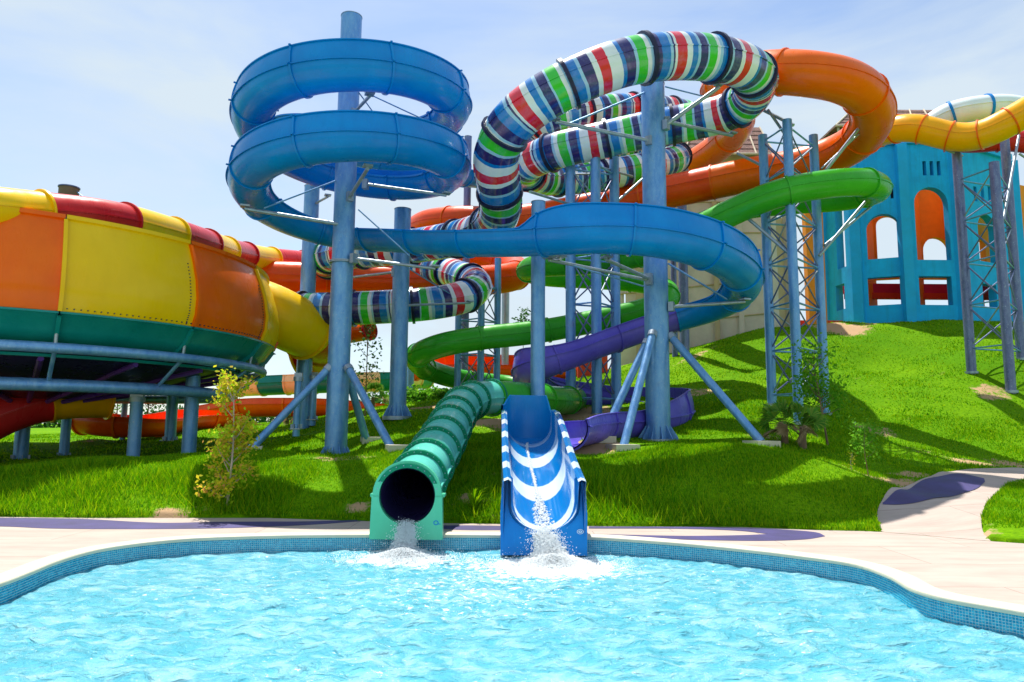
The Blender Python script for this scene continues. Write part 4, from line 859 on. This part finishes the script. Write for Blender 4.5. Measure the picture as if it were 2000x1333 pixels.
# ------------------------------------------------------------------ turquoise castle tower
def wall(name, p0, p1, z0_, z1, th, openings, mat, parent, inner=None):
    a = np.array(p0[:2]); b_ = np.array(p1[:2]); L_ = np.linalg.norm(b_-a); t_ = (b_-a)/L_; n_ = np.array([-t_[1], t_[0]])
    if n_@(-a) > 0: n_ = -n_       # thickness goes away from the camera
    bm = bmesh.new()
    def loop(pts_):
        vs_ = [bm.verts.new((*(a+t_*s_), z)) for s_, z in pts_]
        for i in range(len(vs_)): bm.edges.new((vs_[i], vs_[(i+1) % len(vs_)]))
    loop([(0, z0_), (L_, z0_), (L_, z1), (0, z1)])
    for o_ in openings: loop(o_)
    bmesh.ops.triangle_fill(bm, edges=bm.edges[:], use_beauty=True)
    r = bmesh.ops.extrude_face_region(bm, geom=bm.faces[:]); vv = [g_ for g_ in r['geom'] if isinstance(g_, bmesh.types.BMVert)]
    bmesh.ops.translate(bm, verts=vv, vec=(n_[0]*th, n_[1]*th, 0)); bmesh.ops.recalc_face_normals(bm, faces=bm.faces[:])
    bm.verts.index_update(); V = [tuple(v.co) for v in bm.verts]; F = [tuple(v.index for v in f.verts) for f in bm.faces]; bm.free()
    return obj(name, V, F, mat, parent, None, 30)
def rect(p0, p1, x0, y0, x1, y1):
    s0, zt = Pw(x0, (y0), p0, p1); s1, _ = Pw(x1, y0, p0, p1); _, zb = Pw((x0+x1)/2, y1, p0, p1); _, zt = Pw((x0+x1)/2, y0, p0, p1)
    s0, _ = Pw(x0, (y0+y1)/2, p0, p1); s1, _ = Pw(x1, (y0+y1)/2, p0, p1); return [(s0, zb), (s1, zb), (s1, zt), (s0, zt)]
def arch(p0, p1, x0, y0, x1, y1):
    r = rect(p0, p1, x0, y0, x1, y1); s0, zb = r[0]; s1, zt = r[2]; rd = (s1-s0)/2; cz = zt-min(rd*1.0, (zt-zb)*.6); rz = zt-cz
    return [(s0, zb), (s1, zb)]+[((s0+s1)/2+rd*math.cos(a), cz+rz*math.sin(a)) for a in np.linspace(0, math.pi, 15)]
KA, KB, KC, KD, KE = [P(px, 625, Y) for px, Y in ((1616, 43), (1680, 39.6), (1776, 38.6), (1884, 38.6), (1996, 41))]
castle = empty('castle_tower', KC, 'turquoise round castle tower with arched openings and orange inside', 'building')
zb, zt = 6.6, P(1780, 276, 38.6)[2]
wall('wall', KA, KB, zb, zt-.1, .45, [rect(KA, KB, 1633, 400, 1650, 525), rect(KA, KB, 1633, 556, 1650, 606)], M['castle'], castle)
wall('wall', KB, KC, zb, zt, .45, [arch(KB, KC, 1693, 418, 1758, 505), rect(KB, KC, 1696, 541, 1762, 596), rect(KB, KC, 1715, 364, 1721, 388), rect(KB, KC, 1727, 364, 1733, 388), rect(KB, KC, 1739, 364, 1745, 388)], M['castle'], castle)
wall('wall', KC, KD, zb, zt+.05, .45, [arch(KC, KD, 1788, 366, 1854, 508), rect(KC, KD, 1796, 540, 1860, 596), rect(KC, KD, 1802, 315, 1809, 343), rect(KC, KD, 1816, 315, 1823, 343), rect(KC, KD, 1830, 315, 1837, 343)], M['castle'], castle)
wall('wall', KD, KE, zb, zt-.05, .45, [arch(KD, KE, 1911, 420, 1947, 512), rect(KD, KE, 1920, 556, 1947, 600), rect(KD, KE, 1902, 365, 1908, 393), rect(KD, KE, 1916, 365, 1922, 393), rect(KD, KE, 1930, 365, 1936, 393)], M['castle'], castle)
for (p0, p1, x0, x1, y0, y1) in ((KB, KC, 1712, 1748, 360, 392), (KC, KD, 1799, 1840, 311, 347), (KD, KE, 1899, 1939, 361, 397)):  # dark plates added behind the slots so they read as deep shade
    r_ = rect(p0, p1, x0, y0, x1, y1); t_ = (p1-p0)[:2]/np.linalg.norm((p1-p0)[:2]); m_ = p0[:2]+t_*(r_[0][0]+r_[1][0])/2; nn_ = np.array([-t_[1], t_[0]]); nn_ = nn_ if nn_[1] > 0 else -nn_
    V, F = boxgeo((m_[0]+nn_[0]*.5, m_[1]+nn_[1]*.5, (r_[0][1]+r_[2][1])/2), (r_[1][0]-r_[0][0]+.5, .08, r_[2][1]-r_[0][1]+.3), math.atan2(t_[1], t_[0])); obj('slot_shade_plate', V, F, M['slot_shade'], castle, None, 0)
cc = np.array([(KB[0]+KD[0])/2, KC[1]+4.2])
for q, (k_, x_) in enumerate(((KB, 1684), (KC, 1777), (KD, 1885), (KE, 1992), (KA, 1618))):
    dd = np.array([cc[0]-k_[0], cc[1]-k_[1]]); rz = math.atan2(dd[1], dd[0]); V, F = boxgeo((k_[0]-.0, k_[1]-.02, (zb+zt)/2-.1), (.62, .52, zt-zb-.3), rz); obj('rib', V, F, M['castle_trim'], castle, None, 0)
for (p0, p1) in ((KB, KC), (KC, KD), (KD, KE), (KA, KB)):
    m_ = (p0+p1)/2; L_ = np.linalg.norm((p1-p0)[:2]); rz = math.atan2(*(p1-p0)[1::-1]); rz = math.atan2(p1[1]-p0[1], p1[0]-p0[0])
    nrm = np.array([math.sin(rz), -math.cos(rz)])
    V, F = boxgeo((m_[0]+nrm[0]*.06, m_[1]+nrm[1]*.06, zt-.02), (L_*.96, .3, .34), rz); obj('parapet', V, F, M['castle_trim'], castle, None, 0)
    for side in (-.5, .5):
        V, F = boxgeo((m_[0]+(p1-p0)[0]*side*.90+nrm[0]*.03, m_[1]+(p1-p0)[1]*side*.90+nrm[1]*.03, (zb+zt)/2), (.12, .14, zt-zb-.4), rz); obj('pilaster', V, F, M['castle_trim'], castle, None, 0)
for (px, wd_, hh_) in ((1765, .55, .5), (1788, .5, .4), (1938, .5, .6), (1960, .6, .8), (1725, .5, .3)):
    q = P(px, 270, 39.2); V, F = boxgeo((q[0], q[1], zt+.15+hh_/2), (wd_, .4, hh_)); obj('merlon', V, F, M['castle_trim'], castle, None, 0)
sh = np.array([.25, 3.4, 0])
IB, IC, ID, IE = P(1711, 625, 43.2), P(1804, 625, 42.4), P(1912, 625, 42.4), P(2025, 625, 44.5)
wall('inner_wall', IB, IC, zb, zt-.5, .35, [arch(IB, IC, 1712, 422, 1757, 506), rect(IB, IC, 1713, 545, 1775, 600)], M['orange_wall'], castle)
wall('inner_wall', IC, ID, zb, zt-.5, .35, [arch(IC, ID, 1803, 464, 1856, 512), rect(IC, ID, 1806, 545, 1870, 600)], M['orange_wall'], castle)
wall('inner_wall', ID, IE, zb, zt-.5, .35, [rect(ID, IE, 1912, 470, 1925, 512), rect(ID, IE, 1922, 556, 1944, 600)], M['orange_wall'], castle)
for k_, i_ in ((KB, IB), (KC, IC), (KD, ID)):
    a_ = k_[:2]+(i_-k_)[:2]*.16; m_ = (a_+i_[:2])/2; L_ = np.linalg.norm(i_[:2]-a_); V, F = boxgeo((m_[0], m_[1], (zb+zt)/2), (L_, .25, zt-zb-1), math.atan2(i_[1]-a_[1], i_[0]-a_[0])); obj('partition', V, F, M['orange_wall'], castle, None, 0)
for zc, hh_, mt in ((P(1730, 556, 41)[2], .62, 'crimson'), (P(1730, 572, 41)[2], .36, 'red_paint')):
    a_, b2 = KB+[.4, 2.9, 0], KE+[0, 2.0, 0]; V, F = boxgeo(((a_[0]+b2[0])/2, a_[1]+(.0 if mt == 'crimson' else -.3)-.1, zc), (b2[0]-a_[0], .3, hh_)); obj('beam', V, F, M[mt], castle, None, 0)
# thatched shelter on the roof
def thatch_roof(name, label, x0, x1, ye, yr, Yq, dep, group=None):
    a_ = P(x0, ye, Yq); b2 = P(x1, ye, Yq); r0 = P(x0+(x1-x0)*.14, yr, Yq+dep/2); r1 = P(x1-(x1-x0)*.14, yr, Yq+dep/2)
    rt = empty(name, (a_+b2)/2*[1, 1, 1], label, 'roof', group)
    z = a_[2]; Vt = [a_, b2, b2+[0, dep, 0], a_+[0, dep, 0], r0, r1]; Vt[1][2] = z; Vt[2][2] = z; Vt[3][2] = z; r1[2] = r0[2]
    # layered thatch rows
    gs_ = []
    for f_ in range(6):
        u0, u1 = f_/6, (f_+1)/6; e = .06
        def at(i_, j_, u): return Vt[i_]*(1-u)+Vt[j_]*u
        q = [at(0, 4, u0), at(1, 5, u0), at(2, 5, u0), at(3, 4, u0)]; p_ = [at(0, 4, u1), at(1, 5, u1), at(2, 5, u1), at(3, 4, u1)]
        q = [v+[0, 0, e] for v in q]; V = q+p_+[v-[0, 0, .12] for v in q]; F = [(0, 1, 5, 4), (1, 2, 6, 5), (2, 3, 7, 6), (3, 0, 4, 7), (8, 9, 1, 0), (9, 10, 2, 1), (10, 11, 3, 2), (11, 8, 0, 3)]; gs_.append((V, F))
    V, F = merge(gs_); obj('thatch', V, F, M['thatch'], rt, None, 0)
    for i in range(7):
        u = i/6; p_ = a_*(1-u)+b2*u; rod('rafter', p_+[0, -.05, .02], (r0*(1-u)+r1*u)+[0, -.1, -.02], .05, M['roof_wood'], rt, 6)
    rod('eave_beam', a_+[0, -.05, 0], b2+[0, -.05, 0], .07, M['roof_wood'], rt, 6)
    for u in (.04, .5, .96):
        p_ = a_*(1-u)+b2*u; rod('roof_post', p_-[0, -.3, 2.6], p_+[0, .3, 0], .08, M['beige'], rt, 8)
    return rt
thatch_roof('thatched_roof', 'reddish thatched roof behind the amber tube on the turquoise tower', 1632, 1862, 246, 214, 44, 5)
# pale building behind
beige = empty('beige_building', P(1400, 700, 41), 'long cream building with plain walls rising behind the slope', 'building')
QA, QB, QC = P(1206, 725, 43), P(1505, 640, 40), P(1545, 640, 40.6)
zt2 = P(1400, 392, 41)[2]
wall('wall', QA, QB, 2.5, zt2, .5, [rect(QA, QB, 1405, 423, 1412, 440), rect(QA, QB, 1418, 428, 1425, 446), rect(QA, QB, 1216, 572, 1222, 640)], M['beige'], beige)
wall('wall', QB, QC, 4, zt2-1.2, .5, [], M['beige_dark'], beige)
for px0, px1 in ((1242, 1256), (1330, 1340), (1395, 1404), (1442, 1452), (1506, 1516), (1536, 1546)):
    p0, p1 = (QA, QB) if px1 < 1500 else (QB, QC)
    s0, _ = Pw(px0, 600, p0, p1); s1, _ = Pw(px1, 600, p0, p1); t_ = (p1-p0)[:2]/np.linalg.norm((p1-p0)[:2]); m_ = p0[:2]+t_*(s0+s1)/2; rz = math.atan2(t_[1], t_[0])
    V, F = boxgeo((m_[0], m_[1]-.12, (3+zt2)/2), (abs(s1-s0), .3, zt2-3.2), rz); obj('pilaster', V, F, M['beige_dark'] if px0 in (1242, 1395) else M['beige'], beige, None, 0)
for fy in (395, 455, 545, 612):
    s_ = []; 
    for px in (1210, 1503):
        s, z = Pw(px, fy+ (30 if px < 1300 and fy > 500 else 0), QA, QB); t_ = (QB-QA)[:2]/np.linalg.norm((QB-QA)[:2]); m_ = QA[:2]+t_*s; s_.append(np.array([m_[0], m_[1]-.03, z]))
    rod('string_course', s_[0], s_[1], .045, M['beige_dark'], beige, 6)
TA, TB = P(1318, 390, 42), P(1512, 390, 41); V, F = boxgeo(((TA[0]+TB[0])/2, 43.5, (zt2+P(1400, 305, 42)[2])/2), (TB[0]-TA[0]-.5, 3.5, P(1400, 305, 42)[2]-zt2+.4)); obj('upper_storey', V, F, M['beige'], beige, None, 0)
thatch_roof('thatched_roof', 'reddish thatched roof on the cream building behind the striped tube', 1300, 1512, 300, 248, 41, 5)
# side orange walls of the castle court
for nm, x0, x1, y0, y1, Yq, lab in (('orange_wall', 1578, 1602, 395, 632, 41, 'narrow orange wall left of the turquoise tower'), ('orange_wall', 1975, 2080, 428, 632, 45, 'orange wall at the right edge behind the turquoise tower')):
    a_ = P(x0, y1, Yq); b2 = P(x1, y0, Yq); V, F = boxgeo(((a_[0]+b2[0])/2, Yq, (a_[2]-1+b2[2])/2), (b2[0]-a_[0], .5, b2[2]-a_[2]+1)); obj(nm, V, F, M['orange_wall'], None, None, 0, label=lab, cat='wall')
a_ = P(1520, 628, 41.5); V, F = boxgeo((a_[0]+1.5, 41.5, a_[2]-.2), (4.5, .3, .5)); obj('low_wall', V, F, M['red_paint'], None, None, 0, label='low red wall on the hilltop between cream building and turquoise tower', cat='wall')

# ------------------------------------------------------------------ far slides on the left and behind
slide('far_orange_flume', 'low orange slide lying on the lawn behind the bowl posts', IPH([(165, 820, 31, .3, .2), (230, 826, 30.5, .3, .2), (300, 826, 31.5, .3, .1), (370, 815, 34, .3, 0), (450, 812, 37, .2, 0)]), 'open', .62, [M['redorange']], 1.9, M['orange'])
slide('far_orange_flume', 'orange flume far behind between the tall post and yellow sapling', IPH([(400, 805, 44, .3, .3), (480, 792, 43, .3, .3), (560, 790, 42, .3, .3), (640, 792, 42, .3, .3), (760, 800, 44, .3, .2)]), 'open', .75, [M['redorange']], 3.2, M['orange'])
slide('far_cream_flume', 'far cream and teal flume seen past the sapling and the tall post', IPH([(470, 752, 46, .3, .4), (560, 748, 45, .3, .4), (660, 744, 45, .3, .4), (760, 742, 46, .3, .4), (830, 738, 50, .3, .3)]), 'open', .75, [M['cream'], M['teal'], M['cream'], M['teal']], 1.9, M['cream'])
slide('far_red_tube', 'small orange tube end hanging behind the tall post', IP([(560, 640, 34), (640, 655, 33), (690, 652, 32.5), (722, 645, 32)]), 'tube', .42, [M['orange']], 1.6, M['red'], ex=.06, names=('tube_section', 'joint_flange'), lip=0)
slide('far_orange_flume', 'wide orange flume far behind the green loop', IPH([(812, 728, 46, .8, .0), (870, 722, 44.5, .9, .2), (950, 722, 44, .9, .2), (1050, 724, 44, .9, .2), (1140, 728, 45, .9, 0), (1180, 722, 47, .9, 0)]), 'open', .5, [M['redorange']], 2.4, M['orange'])
a_ = P(1128, 745, 38); b2 = P(1186, 695, 38); V, F = boxgeo(((a_[0]+b2[0])/2, 38, (a_[2]+b2[2])/2-.4), (b2[0]-a_[0], .3, b2[2]-a_[2]+.8)); obj('red_wall', V, F, M['red_paint'], None, None, 0, label='small bright red wall panel behind the lattice tower', cat='wall')

# ------------------------------------------------------------------ plants
def leafcloud(pts_, size, rr, flat=.6):
    n = len(pts_); c = np.asarray(pts_); d1 = rr.normal(size=(n, 3)); d1 /= np.linalg.norm(d1, axis=1)[:, None]; d2 = np.cross(d1, rr.normal(size=(n, 3))); d2 /= np.linalg.norm(d2, axis=1)[:, None]
    s = size*rr.uniform(.6, 1.3, n)[:, None]; V = np.stack([c-d1*s, c-d2*s*flat, c+d1*s, c+d2*s*flat], 1).reshape(-1, 3); return V, np.arange(4*n).reshape(n, 4)
def tree(name, label, base, h, spread, nl, size, mat, bark='bark', seed=1, lean=(0, 0), nb=9, tr=.03, low=.25, cat='tree', blob=.32, group=None):
    rr = np.random.default_rng(seed); rt = empty(name, base, label, cat, group); base = np.array(base, float)
    tp = base+[lean[0], lean[1], h*.92]; mid = (base+tp)/2+rr.normal(size=3)*[.05, .05, 0]
    tpts, _ = catmull(np.array([base-[0, 0, .1], mid, tp]), .1); g_ = []
    for i in range(len(tpts)-1):
        f0 = 1-i/len(tpts)*.75; g_.append(tubegeo(tpts[i], tpts[i+1], tr*f0, 8, tr*(f0-.75/len(tpts)), False))
    L_ = []
    for i in range(nb):
        f_ = rr.uniform(low, .95); p_ = base+(tp-base)*f_; a = rr.uniform(0, 6.28); rl = spread*rr.uniform(.45, 1)*(1.1-f_*.5); e = p_+[math.cos(a)*rl, math.sin(a)*rl, rr.uniform(.1, .35)*h*.6]
        m_ = (p_+e)/2+[0, 0, -.04]; g_.append(tubegeo(p_, m_, tr*.4, 6, tr*.3, False)); g_.append(tubegeo(m_, e, tr*.3, 6, tr*.12, False))
        k_ = max(4, nl//nb); q = rr.normal(size=(k_, 3))*blob*spread+np.linspace(0, 1, k_)[:, None]**.5*(e-m_)+m_; L_.append(q)
    V, F = merge(g_); obj('trunk', V, F, M[bark], rt, None, 60)
    V, F = leafcloud(np.vstack(L_), size, rr); o = obj('crown', V, F, mat, rt, None, 0); o['kind'] = 'stuff'; return rt
def gnd(px, py, Y):
    q = P(px, py, Y); q[2] = float(H(q[0], q[1]))+.02; return q
tree('young_tree', 'yellowing young tree with pale trunk on the grass bank beside the bowl', gnd(443, 985, 14.95), 2.62, .52, 2300, .048, M['leaf_y'], 'palebark', 3, (.02, 0), 24, .03, .04, blob=.2)
tree('young_tree', 'leafy green young tree growing at the foot of the lattice tower', gnd(1618, 870, 21.2), 2.9, .75, 1500, .055, M['leaf'], 'bark', 5, (-.35, 0), 20, .035, .35, blob=.3)
tree('young_tree', 'small thin green sapling beside the sandy patch near the path', gnd(1698, 940, 17.3), 1.3, .34, 420, .045, M['leaf'], 'bark', 8, (-.05, 0), 9, .013, .25, blob=.4)
tree('young_tree', 'tiny pale leafless sprig with few leaves at the foot of the bank', gnd(1667, 945, 16.6), .45, .12, 70, .018, M['leaf_y'], 'palebark', 9, (0, 0), 7, .008, .1, cat='plant')
tree('young_tree', 'spindly bare-branched young tree behind the tall post', gnd(712, 840, 30), 4.3, .8, 260, .08, M['leaf_d'], 'bark', 12, (0, 0), 16, .035, .3, blob=.2)
tree('young_tree', 'hanging leafy tree behind the bowl, right of the dark posts', gnd(225, 850, 36), 2.3, 1.0, 900, .06, M['leaf'], 'bark', 14, (0, 0), 10, .05, .4)
tree('young_tree', 'dark leafed small tree behind the bowl foot post', gnd(290, 850, 33), 2.4, .9, 900, .05, M['leaf_d'], 'bark', 15, (0, 0), 10, .05, .5)
tree('young_tree', 'distant feathery tree beyond the green slide', gnd(1022, 750, 60), 7.8, 1.0, 260, .14, M['leaf_d'], 'bark', 16, (0, 0), 8, .06, .75)
def palm(label, base, h, nf, fl, seed, dry=.2, name='palm'):
    rr = np.random.default_rng(seed); rt = empty(name, base, label, 'palm'); base = np.array(base, float); V, F = tubegeo(base-[0, 0, .1], base+[0, 0, h], .11, 10, .08); obj('trunk', V, F, M['bark'], rt, None, 50)
    for i in range(nf):
        a = i*2.4+rr.uniform(-.2, .2); el = rr.uniform(-.5, 1.4); o_ = base+[0, 0, h]; g_ = []; st_ = np.array([math.cos(a)*math.cos(el), math.sin(a)*math.cos(el), math.sin(el)]); tip = o_+st_*fl*.55
        rw = rod('stalk', o_, tip, .010, M['palm'] if el > 0 else M['dry'], rt, 5); side = np.cross(st_, [0, 0, 1]); side /= np.linalg.norm(side); rl_ = rr.uniform(-1.2, 1.2); side = side*math.cos(rl_)+np.cross(st_, side)*math.sin(rl_); up_ = np.cross(side, st_); V = []; F = []
        for j in range(19):
            b_ = (j-9)/9*1.3; d_ = st_*math.cos(b_)+side*math.sin(b_); ln = fl*.55*(1-.2*abs(b_)); e = tip+d_*ln-np.array([0, 0, .22*ln*rr.uniform(.4, 1.4)]); m_ = tip+d_*ln*.55; w_ = np.cross(d_, up_)*.026+np.array([0, 0, .008])
            k_ = len(V); V += [tip, m_-w_, e, m_+w_]; F.append((k_, k_+1, k_+2, k_+3))
        obj('frond', V, F, M['palm'] if el > -.05 else M['dry'], rt, None, 0)
palm('bushy fan palm with dry lower fronds left of the lattice tower foot', gnd(1533, 862, 20.6), .55, 22, .85, 3)
palm('smaller fan palm with a dark trunk beside the young tree', gnd(1568, 860, 20.2), .62, 18, .75, 4)
palm('small spiky palm beyond the tall post near the hedge', gnd(728, 800, 34), .5, 16, .8, 6)
palm('small spiky palm under the long brace', gnd(580, 832, 33), .3, 14, .7, 7)
# hedge and shrubs
rr = np.random.default_rng(3)
def bush(name, label, c, s, n, size, mat, seed, cat='shrub'):
    rr = np.random.default_rng(seed); u = rr.normal(size=(n, 3)); u /= np.linalg.norm(u, axis=1)[:, None]; q = u*rr.uniform(.55, 1.05, (n, 1)); q[:, 2] = np.abs(q[:, 2]); lump = 1+.18*np.sin(u[:, :1]*7+seed)*np.cos(u[:, 1:2]*6)
    V, F = leafcloud(np.array(c)+q*lump*np.array(s), size, rr, .7); rt = empty(name, c, label, cat); o = obj('foliage', V, F, mat, rt, None, 0); o['kind'] = 'stuff'
    g_ = [tubegeo(np.array(c)-[0, 0, .1], np.array(c)+np.array([math.cos(a)*s[0]*.5, math.sin(a)*s[1]*.5, s[2]*.7]), .03, 5) for a in np.linspace(0, 6.28, 6)]; V, F = merge(g_); obj('stem', V, F, M['bark'], rt, None, 60)
for i, (px, w_, h_, l) in enumerate(((812, 1.5, .9, 'bright green bushy shrub right of the gusseted post'), (850, 1.4, .7, 'low clipped green shrub left of the ribbed tube'), (885, 1.0, .5, 'small green shrub behind the ribbed tube'))):
    bush('shrub', l, gnd(px, 783, 37), (w_, .8, h_), 1500, .09, M['leaf'], 20+i)
for i, (px, Yq, w_, h_, l) in enumerate(((800, 60, 5, 2.2, 'distant tree clump beyond the shrubs'), (1030, 62, 3, 2.6, 'distant dark tree clump left of the violet bend'), (350, 90, 7, 2.5, 'distant tree clump behind the bowl posts'), (60, 80, 6, 3, 'distant olive tree clump at the far left'), (560, 95, 9, 2.4, 'distant tree clump behind the orange flume'))):
    bush('tree_clump', l, gnd(px, 800, Yq), (w_, 3, h_), 1600, .25, M['leaf_d'], 40+i, 'trees')
# tufts of weeds
def tuft(label, c, n, ln, seed, mat='grass'):
    rr = np.random.default_rng(seed); V, F = [], []
    for i in range(n):
        a = rr.uniform(0, 6.28); el = rr.uniform(.5, 1.4); d_ = np.array([math.cos(a)*math.cos(el), math.sin(a)*math.cos(el), math.sin(el)]); L_ = ln*rr.uniform(.5, 1.1); w_ = np.array([-math.sin(a), math.cos(a), 0])*.008
        m_ = np.array(c)+d_*L_*.6; e = m_+d_*[1, 1, .2]*L_*.5; k_ = len(V); V += [np.array(c)-w_, np.array(c)+w_, m_+w_, m_-w_, e]; F += [(k_, k_+1, k_+2, k_+3), (k_+3, k_+2, k_+4)]
    obj('weed_tuft', V, F, M[mat], None, None, 0, label=label, cat='plant')
tuft('long bladed weed tuft between the two slide mouths', gnd(925, 985, 14.6), 60, .7, 1); tuft('small weed tuft right behind the ribbed tube', gnd(905, 940, 15.6), 40, .4, 2)
tuft('weed tuft at the foot of the tallest post', gnd(640, 905, 21.3), 60, .5, 3); tuft('weed tuft left of the dry palm', gnd(1470, 815, 23), 30, .5, 4)

# ------------------------------------------------------------------ splashing water
m, t, b = nodes('white_water'); M['foam'] = m; trn = t.nodes.new('ShaderNodeBsdfTranslucent'); trn.inputs[0].default_value = (1, 1, 1, 1); mxs = t.nodes.new('ShaderNodeMixShader'); mxs.inputs[0].default_value = .5; t.links.new(b.outputs[0], mxs.inputs[1]); t.links.new(trn.outputs[0], mxs.inputs[2]); t.links.new(mxs.outputs[0], t.nodes['Material Output'].inputs[0]); b.inputs['Base Color'].default_value = (.9, .94, .96, 1); b.inputs['Roughness'].default_value = .35; b.inputs['Subsurface Weight'].default_value = 0
ico = bmesh.new(); bmesh.ops.create_icosphere(ico, subdivisions=1, radius=1); iv = np.array([v.co[:] for v in ico.verts]); ico.verts.index_update(); itf = np.array([[v.index for v in f.verts] for f in ico.faces]); ico.free()
def drops(name, C, rad, label, cat=None, kind='stuff'):
    n = len(C); V = (C[:, None, :]+iv[None]*rad[:, None, None]*np.random.default_rng(2).uniform(.6, 1.4, (n, 1, 3))).reshape(-1, 3); F = (itf[None]+np.arange(n)[:, None, None]*len(iv)).reshape(-1, 3)
    return obj(name, V, F, M['foam'], None, None, 180, kind=kind)
def splash(px_top, py_top, Yt, px_b, py_b, wtop, wbot, n, seed):
    rr = np.random.default_rng(seed); t0 = P(px_top, py_top, Yt); b0 = Pz(px_b, py_b, WZ+.02)
    u = rr.uniform(0, 1, n); c = t0[None]*(1-u[:, None])+b0[None]*u[:, None]; c[:, 2] = t0[2]+(b0[2]-t0[2])*u**1.6; wd_ = wtop+(wbot-wtop)*u; c[:, 0] += rr.normal(size=n)*wd_*.5; c[:, 1] += rr.normal(size=n)*.05; c[:, 2] += rr.normal(size=n)*.03
    k_ = n*2; a = rr.uniform(0, 6.28, k_); q = np.abs(rr.normal(size=k_))*.36; p2 = np.stack([b0[0]+np.cos(a)*q*1.35, b0[1]-.15+np.sin(a)*q*.75, WZ+.02+.15*np.exp(-(q/.3)**2)*rr.uniform(0, 1, k_)], 1)
    k3 = 500; a = rr.uniform(0, 6.28, k3); q = rr.uniform(0, 1.3, k3); p3 = np.stack([b0[0]+np.cos(a)*q, b0[1]-.2+np.sin(a)*q*.8, WZ+.02+np.abs(rr.normal(size=k3))*.16*np.exp(-q)], 1)
    C = np.vstack([c, p2, p3]); rad = np.concatenate([rr.uniform(.003, .008, n), rr.uniform(.004, .010, k_), rr.uniform(.002, .007, k3)]); return C, rad
C, rad = splash(795, 1022, 12.3, 788, 1086, .15, .24, 3000, 1); drops('splash', C, rad, '')
C, rad = splash(1060, 1035, 12.0, 1080, 1098, .2, .34, 3600, 2); drops('splash', C, rad, '')
# thin streams running down the chute: many small flakes of white water
rr = np.random.default_rng(9); n = 1500; u = rr.uniform(0, 1, n)**.7; fi = u*(L-1); i0 = np.minimum(fi.astype(int), L-2); f_ = (fi-i0)[:, None]
cen = ch[i0]*(1-f_)+ch[i0+1]*f_; lat = .03+.05*np.sin(u*5)+rr.normal(size=n)*(.012+.10*np.clip(u-.72, 0, 1)/.28)
C = cen+chS[i0]*lat[:, None]+chU[i0]*(.045+.2*lat[:, None]**2); drops('running_water', C, rr.uniform(.005, .013, n)*(1+.8*u), '')

def waterbody(px_t, py_t, Yt, px_b, py_b, wt, wb, seed, mr):
    rr = np.random.default_rng(seed); t0 = P(px_t, py_t, Yt); b0 = Pz(px_b, py_b, WZ); V, F = [], []; nv, nu = 30, 22
    for i in range(nv):
        v = i/(nv-1); c = t0*(1-v)+b0*v; c[2] = t0[2]+(b0[2]-t0[2])*v**1.6; w_ = wt+(wb-wt)*v**1.5
        for j in range(nu):
            a = 2*math.pi*j/nu; k_ = 1+.22*math.sin(a*5+i*.7)+rr.uniform(-.22, .22); V.append(c+np.array([math.cos(a)*w_*k_, math.sin(a)*.05*k_, rr.normal()*.008]))
    for i in range(nv-1):
        for j in range(nu): F.append((i*nu+j, i*nu+(j+1) % nu, (i+1)*nu+(j+1) % nu, (i+1)*nu+j))
    o1 = len(V); nr, na = 22, 60
    for i in range(nr):
        q = i/(nr-1)
        for j in range(na):
            a = 2*math.pi*j/na; e = 1+.28*math.sin(a*3+seed)+.18*math.sin(a*7+seed*2); r_ = q*mr*e; h = .13*math.exp(-(q/.35)**2)*rr.uniform(.5, 1.3)+.045*(1-q)*rr.uniform(-.3, 1.2)-.03*q
            V.append(np.array([b0[0]+math.cos(a)*r_*1.5, b0[1]+math.sin(a)*r_*.75-.05, WZ+.02+h]))
    for i in range(nr-1):
        for j in range(na): F.append((o1+i*na+j, o1+i*na+(j+1) % na, o1+(i+1)*na+(j+1) % na, o1+(i+1)*na+j))
    obj('splash', V, F, M['foam'], None, None, 180, kind='stuff')
waterbody(795, 1028, 12.28, 788, 1078, .12, .19, 1, .34)
waterbody(1060, 1045, 11.95, 1078, 1092, .15, .26, 2, .40)
